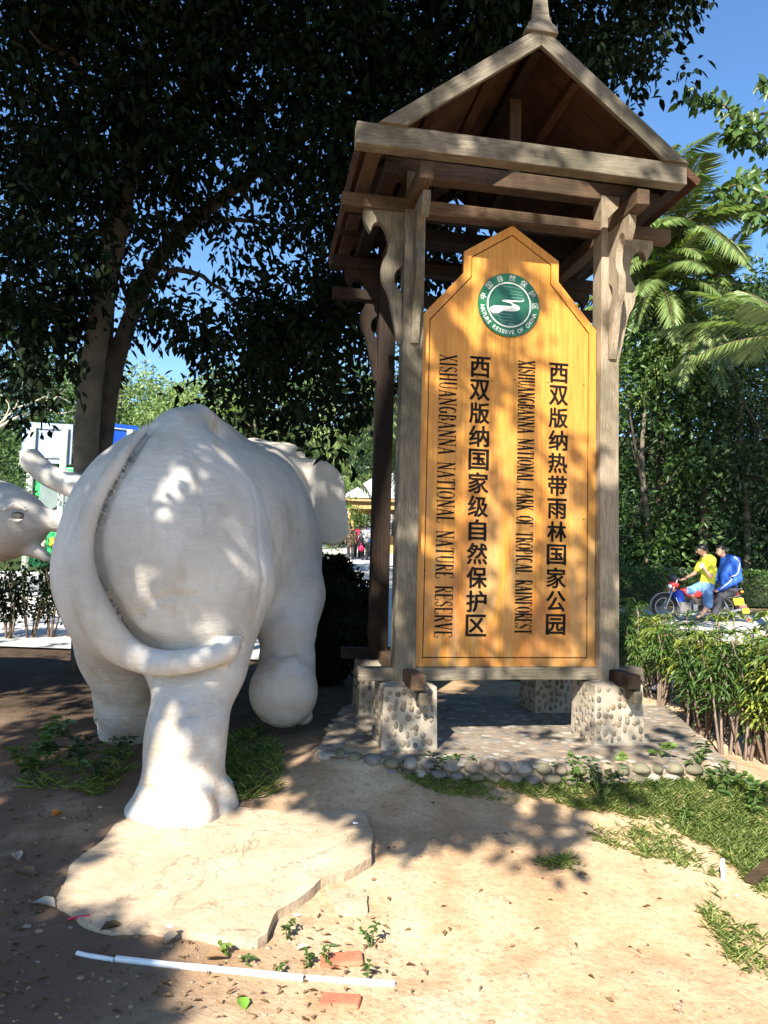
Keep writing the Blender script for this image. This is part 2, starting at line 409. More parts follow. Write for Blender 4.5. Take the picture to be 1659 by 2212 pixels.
# ------------------------------------------------------------------ elephants
def elephant_one():
    o = sdf_obj('elephant_statue', elephant_full, (-2.65, 3.35, 0.0), (0.05, 8.2, 2.85), .022, M_eleph, loc=(-1.25, 5.3, .06))
    tag(o, 'white painted cement elephant seen from behind, one forefoot lifted, tail curled across its leg', 'statue', 'elephant statues')
elephant_one()
E2 = lambda u, v, Y=6.1: W(u, v, Y)
def elephant_two_sdf(P):
    hc = E2(0, 1128)
    d = d_ell(P, hc, (.40, .36, .31))
    d = smin(d, d_cap(P, hc+np.array([-.15, 0, .02]), hc+np.array([-.8, .1, .0]), .32, .5), .2)
    d = smin(d, d_ell(P, hc+np.array([-1.9, .15, -.35]), (1.35, .72, .78)), .25)
    d = smin(d, d_cap(P, hc+np.array([-.95, -.3, -.5]), hc+np.array([-.9, -.3, -1.55]), .34, .22), .15)
    d = smin(d, d_cap(P, hc+np.array([-.95, .45, -.5]), hc+np.array([-1.1, .45, -1.55]), .34, .22), .15)
    d = smin(d, d_cap(P, hc+np.array([-2.9, -.25, -.5]), hc+np.array([-2.9, -.3, -1.55]), .38, .22), .15)
    d = smin(d, d_cap(P, hc+np.array([-2.8, .45, -.5]), hc+np.array([-3.0, .45, -1.55]), .38, .22), .15)
    # muzzle and the trunk that swings out and curls back up
    tr = smooth_path([E2(40, 1116), E2(100, 1124), E2(150, 1130), E2(200, 1120), E2(214, 1085), E2(186, 1058), E2(146, 1044), E2(108, 1028), E2(82, 1010), E2(68, 995)], 4)
    rr = np.interp(np.linspace(0, 1, len(tr)), [0, .15, .35, .6, .8, .93, 1], [.16, .085, .095, .11, .10, .085, .09])
    d = smin(d, d_chain(P, tr, rr), .05)
    tip = E2(62, 985)
    d = smin(d, d_cap(P, E2(70, 1000), tip, .085, .055), .03)
    d = smin(d, d_cap(P, tip, E2(50, 978), .06, .03), .03)
    d = smin(d, d_cap(P, E2(75, 985), E2(98, 1000), .05, .035), .03)
    # open lower jaw
    d = smin(d, d_chain(P, [E2(5, 1165), E2(58, 1180), E2(88, 1195), E2(104, 1209)], [.13, .08, .055, .028]), .03)
    # brow, eye socket, ear
    d = smin(d, d_chain(P, [E2(12, 1100, 5.70), E2(36, 1092, 5.68), E2(58, 1103, 5.70)], [.02, .035, .02]), .05)
    d = -smin(-d, d_ell(P, E2(36, 1113, 5.72), (.085, .05, .045)), .03)
    d = smin(d, d_chain(P, [E2(18, 1120, 5.70), E2(36, 1127, 5.69), E2(55, 1118, 5.71)], [.012, .02, .012]), .03)
    d = smin(d, d_box(P, hc+np.array([-.75, -.36, .0]), (.30, .05, .42), .05), .05)
    return d+wob(P, 7, .004)
def elephant_two():
    hc = E2(0, 1128); base = np.array([hc[0]-1.5, 6.1, .2])
    o = sdf_obj('elephant_statue', elephant_two_sdf, (hc[0]-3.5, 5.1, .12), (-2.15, 7.1, 2.75), .026, M_eleph, loc=base)
    tag(o, 'cement elephant at the left edge with open mouth and upturned trunk', 'statue', 'elephant statues')
    g = Geo(); g.ball(E2(38, 1114, 5.74)-base, (.055, .04, .035))
    g.obj('eye', plain('grey_eye', (.17, .15, .13), .5), o, True)
elephant_two()
# ------------------------------------------------------------------ ground, road
def grid_axis(segs):
    out = []
    for a, b, st in segs: out += list(np.arange(a, b-1e-6, st))
    return np.array(out+[segs[-1][1]])
def vnoise(x, y, s, seed=0):
    r = np.random.default_rng(seed); o = 0
    for k in range(5):
        a = r.uniform(0, 6.28); f = s*r.uniform(.6, 1.7); o = o+np.sin((x*math.cos(a)+y*math.sin(a))*f+r.uniform(0, 6.28))
    return o/5
def relief(x, y):
    near = np.clip((8-y)/3, 0, 1)
    near = near*(1-.8*np.clip(1.6-np.hypot((x+.75)/.75, (y-3.6)/.65), 0, 1))
    berm = .13*np.exp(-((x+.1)/.55)**2)*np.clip((y-4.05)/.5, 0, 1)*np.clip((6-y)/1.2, 0, 1)
    berm = np.maximum(berm, .065*np.clip((x-.1)/.4, 0, 1)*np.clip((2.7-x)/.4, 0, 1)*np.clip((y-4.1)/.35, 0, 1)*np.clip((5.4-y)/.4, 0, 1))
    return berm+near*(.016*vnoise(x, y, 3.2, 1)+.010*vnoise(x, y, 9, 2)+.005*vnoise(x, y, 26, 3))
def ground():
    xs = grid_axis([(-160, -40, 12), (-40, -8, 2), (-8, -4, .4), (-4, 4, .05), (4, 8, .4), (8, 40, 2), (40, 160, 12)])
    ys = grid_axis([(-40, -6, 4), (-6, 1.5, .5), (1.5, 7, .05), (7, 14, .5), (14, 60, 2), (60, 260, 10)])
    X, Y = np.meshgrid(xs, ys, indexing='ij'); Z = hz(Y)+relief(X, Y)
    V = np.stack([X, Y, Z], -1).reshape(-1, 3); n, m = len(xs), len(ys)
    I = np.arange(n*m).reshape(n, m)
    F = np.stack([I[:-1, :-1], I[1:, :-1], I[1:, 1:], I[:-1, 1:]], -1).reshape(-1, 4)
    M = Mat('trodden_dirt', .95, .1)
    a = M.noise(.55, 6, .6); b = M.noise(4.5, 6, .65); c = M.noise(38, 5, .7)
    col = M.ramp(a, [(.32, (.40, .245, .125)), (.5, (.48, .35, .215)), (.68, (.54, .425, .29))])
    col = M.mix(M.ramp(b, [(.38, (.75, .75, .75)), (.56, (0, 0, 0))]), col, (.37, .225, .12))
    col = M.mix(M.ramp(c, [(.36, (.6, .6, .6)), (.48, (0, 0, 0))]), col, (.25, .16, .095))
    col = M.mix(M.ramp(M.noise(70, 3, .6), [(.64, (0, 0, 0)), (.72, (.7, .7, .7))]), col, (.60, .50, .38))
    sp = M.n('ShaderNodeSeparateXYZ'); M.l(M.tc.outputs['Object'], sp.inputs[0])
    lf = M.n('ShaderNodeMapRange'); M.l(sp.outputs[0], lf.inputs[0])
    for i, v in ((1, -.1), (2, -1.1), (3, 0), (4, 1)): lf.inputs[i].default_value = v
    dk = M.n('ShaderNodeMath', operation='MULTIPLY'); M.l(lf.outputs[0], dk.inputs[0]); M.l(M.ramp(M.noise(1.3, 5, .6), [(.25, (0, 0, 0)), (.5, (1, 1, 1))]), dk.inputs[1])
    col = M.mix(dk.outputs[0], col, (.165, .105, .07))  # left ground darkened: brown soil, with its shade painted in
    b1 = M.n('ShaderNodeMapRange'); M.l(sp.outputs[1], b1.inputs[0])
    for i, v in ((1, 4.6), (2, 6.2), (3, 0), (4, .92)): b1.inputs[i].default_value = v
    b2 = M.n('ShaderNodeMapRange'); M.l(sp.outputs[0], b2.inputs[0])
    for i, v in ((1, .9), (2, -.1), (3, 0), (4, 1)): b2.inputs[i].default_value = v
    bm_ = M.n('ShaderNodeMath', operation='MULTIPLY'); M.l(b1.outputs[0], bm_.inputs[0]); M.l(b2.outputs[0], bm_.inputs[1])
    col = M.mix(bm_.outputs[0], col, M.ramp(M.noise(6, 5, .65), [(.35, (.035, .024, .016)), (.7, (.085, .06, .04))]))  # rear ground: dark leaf-litter soil with the tree's shade painted in
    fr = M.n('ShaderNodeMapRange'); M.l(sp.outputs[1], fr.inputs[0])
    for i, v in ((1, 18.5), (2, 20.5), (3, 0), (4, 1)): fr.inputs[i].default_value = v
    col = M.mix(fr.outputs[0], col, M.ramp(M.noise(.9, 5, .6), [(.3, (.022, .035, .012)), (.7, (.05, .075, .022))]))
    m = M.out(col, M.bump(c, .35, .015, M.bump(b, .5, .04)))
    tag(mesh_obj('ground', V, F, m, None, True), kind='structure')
ground()
def sheet(name, poly, m, dz=.02, st=1.0):          # a sheet that follows the terrain, cut to a polygon in plan
    poly = np.array(poly, float); bm = bmesh.new()
    vs = [bm.verts.new((x, y, 0)) for x, y in poly]; bm.faces.new(vs)
    for ax, lo, hi in ((0, poly[:, 0].min(), poly[:, 0].max()), (1, poly[:, 1].min(), poly[:, 1].max())):
        for c in np.arange(lo+st, hi, st):
            co = [0, 0, 0]; co[ax] = c; no = [0, 0, 0]; no[ax] = 1
            bmesh.ops.bisect_plane(bm, geom=bm.verts[:]+bm.edges[:]+bm.faces[:], plane_co=co, plane_no=no)
    for v in bm.verts: v.co.z = float(hz(v.co.y))+dz
    bmesh.ops.triangulate(bm, faces=bm.faces)
    for f in bm.faces:
        if f.normal.z < 0: f.normal_flip()
    o = bm_obj(name, bm, m); tag(o, kind='structure'); return o
Mr = Mat('pale_concrete_road', .9, .15)
_c = Mr.ramp(Mr.noise(.5, 6, .6), [(.3, (.42, .40, .37)), (.7, (.54, .52, .49))])
_c = Mr.mix(Mr.ramp(Mr.noise(25, 4, .7), [(.35, (.5, .5, .5)), (.5, (0, 0, 0))]), _c, (.3, .28, .26))
M_road = Mr.out(_c, Mr.bump(Mr.noise(60, 3), .3, .01))
sheet('road', [(-22, 10.6), (-3, 9.4), (1.2, 8.2), (3.4, 7.4), (4.2, 4.5), (7, 3.2), (14, 3), (14, 15.6), (5, 17.2), (1.5, 20), (.8, 34), (1.5, 60), (-6, 60), (-4.2, 34), (-6, 24), (-22, 22)], M_road, .03)

# ------------------------------------------------------------------ the sign shelter
SY = .1757
SO = np.array([.895, 5.1, 0])
SA = np.array([math.cos(SY), math.sin(SY), 0]); SB = np.array([-math.sin(SY), math.cos(SY), 0])
def sl(u, v, d=0.0):          # pixel -> (x, z) on the shelter's plane at depth d
    q = ray(u, v); t = ((SO-_C) @ SB+d)/(q @ SB); P = _C+t*q-SO
    return float(P @ SA), float(P[2])
shelter = empty('sign_shelter', 'tall wooden signpost shelter with a small gabled roof, standing on pebble piers', 'sign shelter', SO, SY)
def beam(name, p0, p1, w, h, m, parent=shelter, roll=0.0, bev=.007, jit=.0025, seg=6, taper=1.0):
    p0 = Vector(p0); p1 = Vector(p1); L = (p1-p0).length
    bm = bmesh.new(); bmesh.ops.create_cube(bm, size=1)
    bmesh.ops.scale(bm, vec=(L, w, h), verts=bm.verts)
    bmesh.ops.bevel(bm, geom=bm.edges[:], offset=bev, segments=2, affect='EDGES', profile=.5)
    for k in range(1, seg):
        bmesh.ops.bisect_plane(bm, geom=bm.verts[:]+bm.edges[:]+bm.faces[:], plane_co=(-L/2+L*k/seg, 0, 0), plane_no=(1, 0, 0))
    ph = random.uniform(0, 9)
    for v in bm.verts:
        t = v.co.x/L+.5; s = 1+(taper-1)*t
        v.co.y = v.co.y*s+jit*math.sin(t*7+ph)+random.uniform(-jit, jit)*.5; v.co.z = v.co.z*s+jit*math.sin(t*5+ph*2)+random.uniform(-jit, jit)*.5
    o = bm_obj(name, bm, m, parent)
    X = (p1-p0).normalized(); up = Vector((0, 0, 1)) if abs(X.z) < .9 else Vector((0, 1, 0))
    Y = up.cross(X).normalized(); Z = X.cross(Y)
    R = Matrix((X, Y, Z)).transposed().to_4x4() @ Matrix.Rotation(roll, 4, 'X')
    o.matrix_local = Matrix.Translation((p0+p1)/2) @ R
    return o
PX, PD, PT = .748, 1.05, .725
PLAT = .33
for x in (-PX, PX):
    beam('post', (x, 0, PT), (x, 0, 4.34), .15, .152, M_wood_grey if x < 0 else M_wood_post, taper=.95, seg=10)
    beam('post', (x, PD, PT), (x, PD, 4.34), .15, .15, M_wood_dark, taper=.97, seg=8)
# piers of concrete set with pebbles
Mp = Mat('pier_concrete', .95, .1)
M_pier = Mp.out(Mp.ramp(Mp.noise(6, 5, .65), [(.3, (.26, .215, .16)), (.7, (.42, .365, .285))]), Mp.bump(Mp.noise(40, 4), .6, .012))
M_pp = [plain('set_pebble_grey', (.19, .165, .13), .8, .2, .25, 14), plain('set_pebble_tan', (.27, .215, .15), .85, .2, .25, 14), plain('set_pebble_brown', (.22, .165, .11), .85, .2, .25, 14), plain('set_pebble_dark', (.12, .105, .085), .75, .2, .25, 14)]
M_peb = [plain('pebble_grey', (.17, .155, .135), .7, .3, .3, 14), plain('pebble_tan', (.26, .20, .14), .75, .3, .3, 14), plain('pebble_pale', (.28, .25, .205), .7, .3, .25, 14), plain('pebble_dark', (.10, .092, .085), .65, .3, .3, 14)]
def pier(x, d, m_seed, w=.37):
    r = np.random.default_rng(m_seed); g = Geo()
    h0, h1 = w/2*1.02, w/2*.97; n = 5
    def side(k):
        V = []; F = []
        for i in range(n+1):
            for j in range(n+1):
                s = i/n; t = j/n; hw = h0+(h1-h0)*t
                a = (-1+2*s)*hw; zz = PLAT-.03+(PT-PLAT+.03)*t
                p = [(a, -hw), (hw, a), (-a, hw), (-hw, -a)][k]
                e = .008*math.sin(9*a+13*zz+k+m_seed)*(0 < i < n)
                V.append((x+p[0]*(1+e), d+p[1]*(1+e), zz))
        for i in range(n):
            for j in range(n): F.append((i*(n+1)+j, (i+1)*(n+1)+j, (i+1)*(n+1)+j+1, i*(n+1)+j+1))
        return V, F
    for k in range(4): g.add(*side(k), 0)
    V = [(x-h1, d-h1, PT), (x+h1, d-h1, PT), (x+h1, d+h1, PT), (x-h1, d+h1, PT)]
    V += [(x-h1*.72, d-h1*.72, PT+.018), (x+h1*.72, d-h1*.72, PT+.018), (x+h1*.72, d+h1*.72, PT+.018), (x-h1*.72, d+h1*.72, PT+.018)]
    g.add(V, [(0, 1, 5, 4), (1, 2, 6, 5), (2, 3, 7, 6), (3, 0, 4, 7), (4, 5, 6, 7)], 0)
    for k in range(4):
        for i in range(7):
            for j in range(7):
                if r.uniform() < .2: continue
                s = (i+.5+r.uniform(-.3, .3))/7; t = (j+.5+r.uniform(-.3, .3))/7.2; hw = h0+(h1-h0)*t
                a = (-1+2*s)*hw*.93; p = [(a, -hw), (hw, a), (-a, hw), (-hw, -a)][k]
                ra, rb = r.uniform(.012, .021), r.uniform(.015, .027); th = .0085
                rr = (ra, th, rb) if k in (0, 2) else (th, ra, rb)
                g.ball((x+p[0], d+p[1], PLAT+(PT-PLAT)*t), rr, 1+int(r.integers(0, 4)), 8, 5, .08)
    g.obj('stone_pier', [M_pier]+M_pp, shelter, True)
for i, (x, d) in enumerate(((-PX, -.01), (PX, -.01), (-PX, PD), (PX, PD))): pier(x+.015, d, i+3)
# sills and foot beams
beam('bottom_rail', (-1.065, -.005, .787), (1.03, -.005, .787), .10, .088, M_wood_grey)
beam('bottom_rail', (-1.05, PD, .79), (1.05, PD, .79), .10, .09, M_wood_dark)
for x in (-PX+.035, PX+.045):
    beam('foot_beam', (x, -.34, .775), (x, PD+.3, .775), .095, .098, M_wood_warm if x < 0 else M_wood_dark)
    beam('wooden_peg', (x+.045, -.32, .665), (x+.045, -.20, .665), .06, .085, M_wood_grey, seg=1)
# upper frame
beam('cross_beam', (-1.275, 0, 4.10), (1.26, 0, 4.10), .10, .098, M_wood_warm)
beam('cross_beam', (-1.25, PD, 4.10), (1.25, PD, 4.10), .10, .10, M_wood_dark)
beam('cross_beam', (-.98, 0, 4.378), (.98, 0, 4.378), .11, .13, M_wood_warm)
beam('cross_beam', (-.98, PD, 4.378), (.98, PD, 4.378), .11, .13, M_wood_dark)
beam('cross_beam', (-1.2, .40, 4.28), (1.2, .40, 4.28), .09, .10, M_wood_dark)
beam('cross_beam', (-1.2, .78, 4.28), (1.2, .78, 4.28), .09, .10, M_wood_dark)
beam('cross_beam', (-1.22, PD-.02, 3.82), (1.22, PD-.02, 3.82), .08, .09, M_wood_dark)
for x in (-.772, .772):
    beam('bearer', (x, -.50, 4.112), (x, PD+.45, 4.112), .09, .112, M_wood_warm)
FD = -.45
beam('tie_beam', (-1.24, FD, 4.315), (1.10, FD, 4.315), .10, .148, M_wood_grey)
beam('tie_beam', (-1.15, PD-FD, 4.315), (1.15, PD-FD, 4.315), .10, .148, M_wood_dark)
for x in (-1.11, 1.06):
    beam('eave_beam', (x, FD+.06, 4.30), (x, PD-FD-.06, 4.30), .10, .12, M_wood_warm if x < 0 else M_wood_dark)
    beam('eave_beam', (x*.88, FD+.10, 4.195), (x*.88, PD-FD-.1, 4.195), .10, .085, M_wood_dark)
for d in (0, PD): beam('king_post', (0, d, 4.44), (0, d, 5.02), .09, .08, M_wood_warm if d == 0 else M_wood_dark)
# roof : planked slopes, barge boards, ridge, finial
RZ = 5.21; EX, EZ = 1.20, 4.30
def slope(s):
    g = Geo(); n = 9; d0, d1 = FD-.02, PD-FD+.04
    for k in range(n):
        a, b = d0+(d1-d0)*k/n+.004, d0+(d1-d0)*(k+1)/n-.004; o = .004*(k % 2)
        P = [(0, RZ-.035), (s*EX, EZ-.035), (s*(EX+.03), EZ+.012+o), (0, RZ+.02+o)]
        g.prism(P, b-a, (0, a, 0), (1, 0, 0), (0, 0, 1), (0, 1, 0))
    return g.obj('roof_slope', M_roof, shelter)
slope(-1); slope(1)
for d in (FD-.055, PD-FD+.045):
    for s in (-1, 1):
        m = M_wood_grey if d < 0 else M_wood_dark
        P = [(0, RZ+.005), (s*1.095, 4.385), (s*.915, 4.385), (0, RZ-.135)]
        g = Geo(); g.prism(P, .035, (0, d-.02, 0), (1, 0, 0), (0, 0, 1), (0, 1, 0))
        bo = g.obj('barge_board', m, shelter, bevel=.004)
        # grain along the slope
        ang = math.atan2(4.385-RZ, s*1.095); R = Matrix.Rotation(-ang, 4, 'Y')
        bo.data.transform(R.inverted()); bo.matrix_local = R
for x, z in ((-.30, 4.93), (.30, 4.93), (-.72, 4.60), (.72, 4.60)):
    beam('purlin', (x, FD, z), (x, PD-FD, z), .07, .07, M_roof)
beam('ridge_beam', (0, FD, RZ-.09), (0, PD-FD, RZ-.09), .08, .09, M_wood_dark)
g = Geo()
for zz, hx, hy in ((5.19, .105, .075),): pass
prof = [(5.16, .115), (5.215, .10), (5.24, .075), (5.30, .056), (5.40, .046), (5.55, .043), (5.66, .05), (5.74, .035), (5.95, .004)]
V = []; 
for z, h in prof: V += [(-h, FD-.045-h*.45, z), (h, FD-.045-h*.45, z), (h, FD-.045+h*.45, z), (-h, FD-.045+h*.45, z)]
F = [(0, 1, 2, 3)[::-1], tuple(range(len(V)-4, len(V)))]
for i in range(len(prof)-1):
    for j in range(4): F.append((4*i+j, 4*i+(j+1) % 4, 4*i+4+(j+1) % 4, 4*i+4+j))
g.add(V, F); g.obj('finial', M_wood_grey, shelter, bevel=.004)
# carved brackets
BR = [(.295, 0), (.298, .053), (.280, .105), (.243, .165), (.232, .125), (.207, .096), (.17, .096), (.135, .14), (.109, .227), (.116, .307), (.147, .37), (.156, .44), (.142, .52), (.098, .61), (.062, .77), (.02, .966)]
HO = [(.004, .60), (.044, .548), (.062, .503), (.053, .44), (.004, .392)]
def bracket(x, d, ax, m):
    out = smooth_path([(a, b) for a, b in BR], 3); ho = smooth_path(HO, 3)
    P = [(a, -b) for a, b in out]+[(-.005, -.966)]+[(a, -b) for a, b in ho]+[(-.005, 0)]
    az = np.cross(ax, (0, 0, 1.0))
    g = Geo(); g.prism(P, .055, np.array([x, d, 4.052])-az*.0275, ax, (0, 0, 1), az)
    o = g.obj('bracket', m, shelter)
    o.data.transform(Matrix.Rotation(math.pi/2, 4, 'Y')); o.matrix_local = Matrix.Rotation(-math.pi/2, 4, 'Y')
for s in (-1, 1):
    bracket(s*(PX+.073), .0, (s, 0, 0), M_wood_grey if s < 0 else M_wood_post)
    bracket(s*PX+.01, -.073, (0, -1, 0), M_wood_grey if s < 0 else M_wood_post)
    bracket(s*(PX+.073), PD, (s, 0, 0), M_wood_dark)
# ---- the painted board
BO = [(-.672, .832), (.672, .832), (.672, 3.318), (.367, 3.665), (.367, 3.822), (0, 4.058), (-.367, 3.822), (-.367, 3.665), (-.672, 3.318)]
def inset(P, t):
    P = np.array(P, float); n = len(P); out = []
    for i in range(n):
        a, b, c = P[i-1], P[i], P[(i+1) % n]
        d1 = (b-a)/np.linalg.norm(b-a); d2 = (c-b)/np.linalg.norm(c-b)
        n1 = np.array([-d1[1], d1[0]]); n2 = np.array([-d2[1], d2[0]]); k = n1+n2
        out.append(b+k*t/(1+n1 @ n2))
    return out
Mb = Mat('orange_varnished_board', .5, .35)
_g = Mb.noise(5, 6, .6, (10, 1, .55), dist=.4); _b = Mb.noise(1.5, 5, .6, (1.6, 1, .7)); _s = Mb.noise(2.6, 6, .7, (2.6, 1, .35), dist=.7)
_c = Mb.ramp(_g, [(.3, (.43, .165, .022)), (.55, (.56, .25, .035)), (.75, (.64, .32, .055))])
_z = Mb.n('ShaderNodeSeparateXYZ'); Mb.l(Mb.tc.outputs['Object'], _z.inputs[0])
_w = Mb.n('ShaderNodeMapRange'); Mb.l(_z.outputs[2], _w.inputs[0])
for _i, _v in ((1, 2.7), (2, 1.1), (3, .08), (4, 1)): _w.inputs[_i].default_value = _v
_f = Mb.n('ShaderNodeMath', operation='MULTIPLY'); Mb.l(_w.outputs[0], _f.inputs[0]); Mb.l(Mb.ramp(_s, [(.42, (0, 0, 0)), (.60, (.8, .8, .8))]), _f.inputs[1])
_c = Mb.mix(_f.outputs[0], _c, (.44, .30, .14))
_f2 = Mb.n('ShaderNodeMath', operation='MULTIPLY'); Mb.l(_w.outputs[0], _f2.inputs[0]); Mb.l(Mb.ramp(_b, [(.46, (0, 0, 0)), (.62, (.85, .85, .85))]), _f2.inputs[1])
_c = Mb.mix(_f2.outputs[0], _c, (.31, .085, .016))
_x = Mb.n('ShaderNodeMath', operation='FRACT'); _xm = Mb.n('ShaderNodeMath', operation='MULTIPLY_ADD'); Mb.l(_z.outputs[0], _xm.inputs[0]); _xm.inputs[1].default_value = 3.55; _xm.inputs[2].default_value = .42; Mb.l(_xm.outputs[0], _x.inputs[0])
_c = Mb.mix(Mb.ramp(_x.outputs[0], [(.005, (.4, .4, .4)), (.012, (0, 0, 0))]), _c, (.16, .06, .012))
_c = Mb.mix(Mb.ramp(Mb.noise(1.1, 4, .6, (3.55, 1, .5), loc=(.4, 0, 2)), [(.45, (0, 0, 0)), (.7, (.5, .5, .5))]), _c, (.36, .13, .016))
M_board = Mb.out(_c, Mb.bump(_g, .25, .004))
M_groove = plain('groove_brown', (.05, .022, .008), .8)
g = Geo(); g.prism(BO, .035, (0, .014, 0), (1, 0, 0), (0, 0, 1), (0, 1, 0)); board = g.obj('sign_board', M_groove, shelter)
g = Geo(); g.prism(inset(BO, .066), .02, (0, 0, 0), (1, 0, 0), (0, 0, 1), (0, 1, 0)); g.obj('board_panel', M_board, board)
g = Geo(); A1 = BO; A2 = inset(BO, .058)
for i in range(len(BO)):
    j = (i+1) % len(BO); g.prism([A1[i], A1[j], A2[j], A2[i]], .024, (0, -.004, 0), (1, 0, 0), (0, 0, 1), (0, 1, 0))
g.obj('board_trim', M_board, board)
for x in (-.679, .679):
    q = beam('edge_strip', (x-.0 if x > 0 else x, .02, .835), (x, .02, 3.30), .018, .05, M_wood_warm, parent=board, bev=.002, jit=.001)
r = np.random.default_rng(4); M_nail = plain('rusty_nail', (.08, .035, .02), .7)
for x, z in [(-.55, 2.92), (-.42, 2.90), (-.27, 2.9), (-.12, 2.88), (.03, 2.9), (.12, 2.87), (.28, 2.9), (.42, 2.88), (.56, 2.9), (.58, 1.9), (.585, 1.32), (-.62, 2.5), (-.62, 2.0), (-.62, 1.5)]:
    g = Geo(); g.ball((x+r.uniform(-.02, .02), -.001, z), (.006, .0035, .006), 0, 8, 4); g.obj('nail_head', M_nail, board)
# ---- lettering
M_ink = plain('black_carved_paint', (.011, .009, .008), .85, .08, .3, 40)
M_white = plain('white_sign_paint', (.62, .64, .58), .5, .3, .15, 30)
def char_mesh(ch, bold):
    cu = bpy.data.curves.new('glyph', 'FONT'); cu.body = ch; cu.size = 1; cu.offset = bold; cu.resolution_u = 3
    o = bpy.data.objects.new('glyph', cu); COL.objects.link(o); bpy.context.view_layer.update()
    me = bpy.data.meshes.new_from_object(o.evaluated_get(bpy.context.evaluated_depsgraph_get()))
    V = np.array([v.co[:] for v in me.vertices]).reshape(-1, 3); F = [tuple(p.vertices) for p in me.polygons]
    bpy.data.objects.remove(o); bpy.data.curves.remove(cu); bpy.data.meshes.remove(me)
    return V, F
_cc = {}
def glyph(ch, bold=0):
    if (ch, bold) not in _cc: _cc[(ch, bold)] = char_mesh(ch, bold)
    return _cc[(ch, bold)]
def cjk_column(text, x0, z0, x1, z1, w, h):
    g = Geo(); n = len(text)
    for i, ch in enumerate(text):
        V, F = glyph(ch); t = i/(n-1)
        c = V[:, :2].min(0)*.5+V[:, :2].max(0)*.5; e = V[:, :2].max(0)-V[:, :2].min(0)
        s = np.array([w, h])/np.maximum(e, .80)
        P = (V[:, :2]-c)*s
        for k, (sx, sz) in enumerate(((0, 0), (1, 0), (-1, 0), (0, 1), (0, -1), (.7, .7), (-.7, .7), (.7, -.7), (-.7, -.7))):   # laid on thick, like a broad brush
            g.add(np.stack([x0+(x1-x0)*t+P[:, 0]+sx*.0042, np.full(len(P), -.0022-.00012*k), z0+(z1-z0)*t+P[:, 1]+sz*.003], 1), F)
    return g.obj('chinese_lettering', M_ink, board)
a0, b0 = sl(1037, 793); a1, b1 = sl(1028, 1351)
cjk_column('西双版纳国家级自然保护区', a0, b0, a1, b1, .145, .148)
a0, b0 = sl(1207, 806); a1, b1 = sl(1200, 1349)
cjk_column('西双版纳热带雨林国家公园', a0, b0, a1, b1, .142, .144)
T, S_ = 1.0, .38            # thick and thin strokes of the roman capitals
def arc(cx, cy, rx, ry, a0, a1, n=9): return [(cx+rx*math.cos(rad(a)), cy+ry*math.sin(rad(a))) for a in np.linspace(a0, a1, n)]
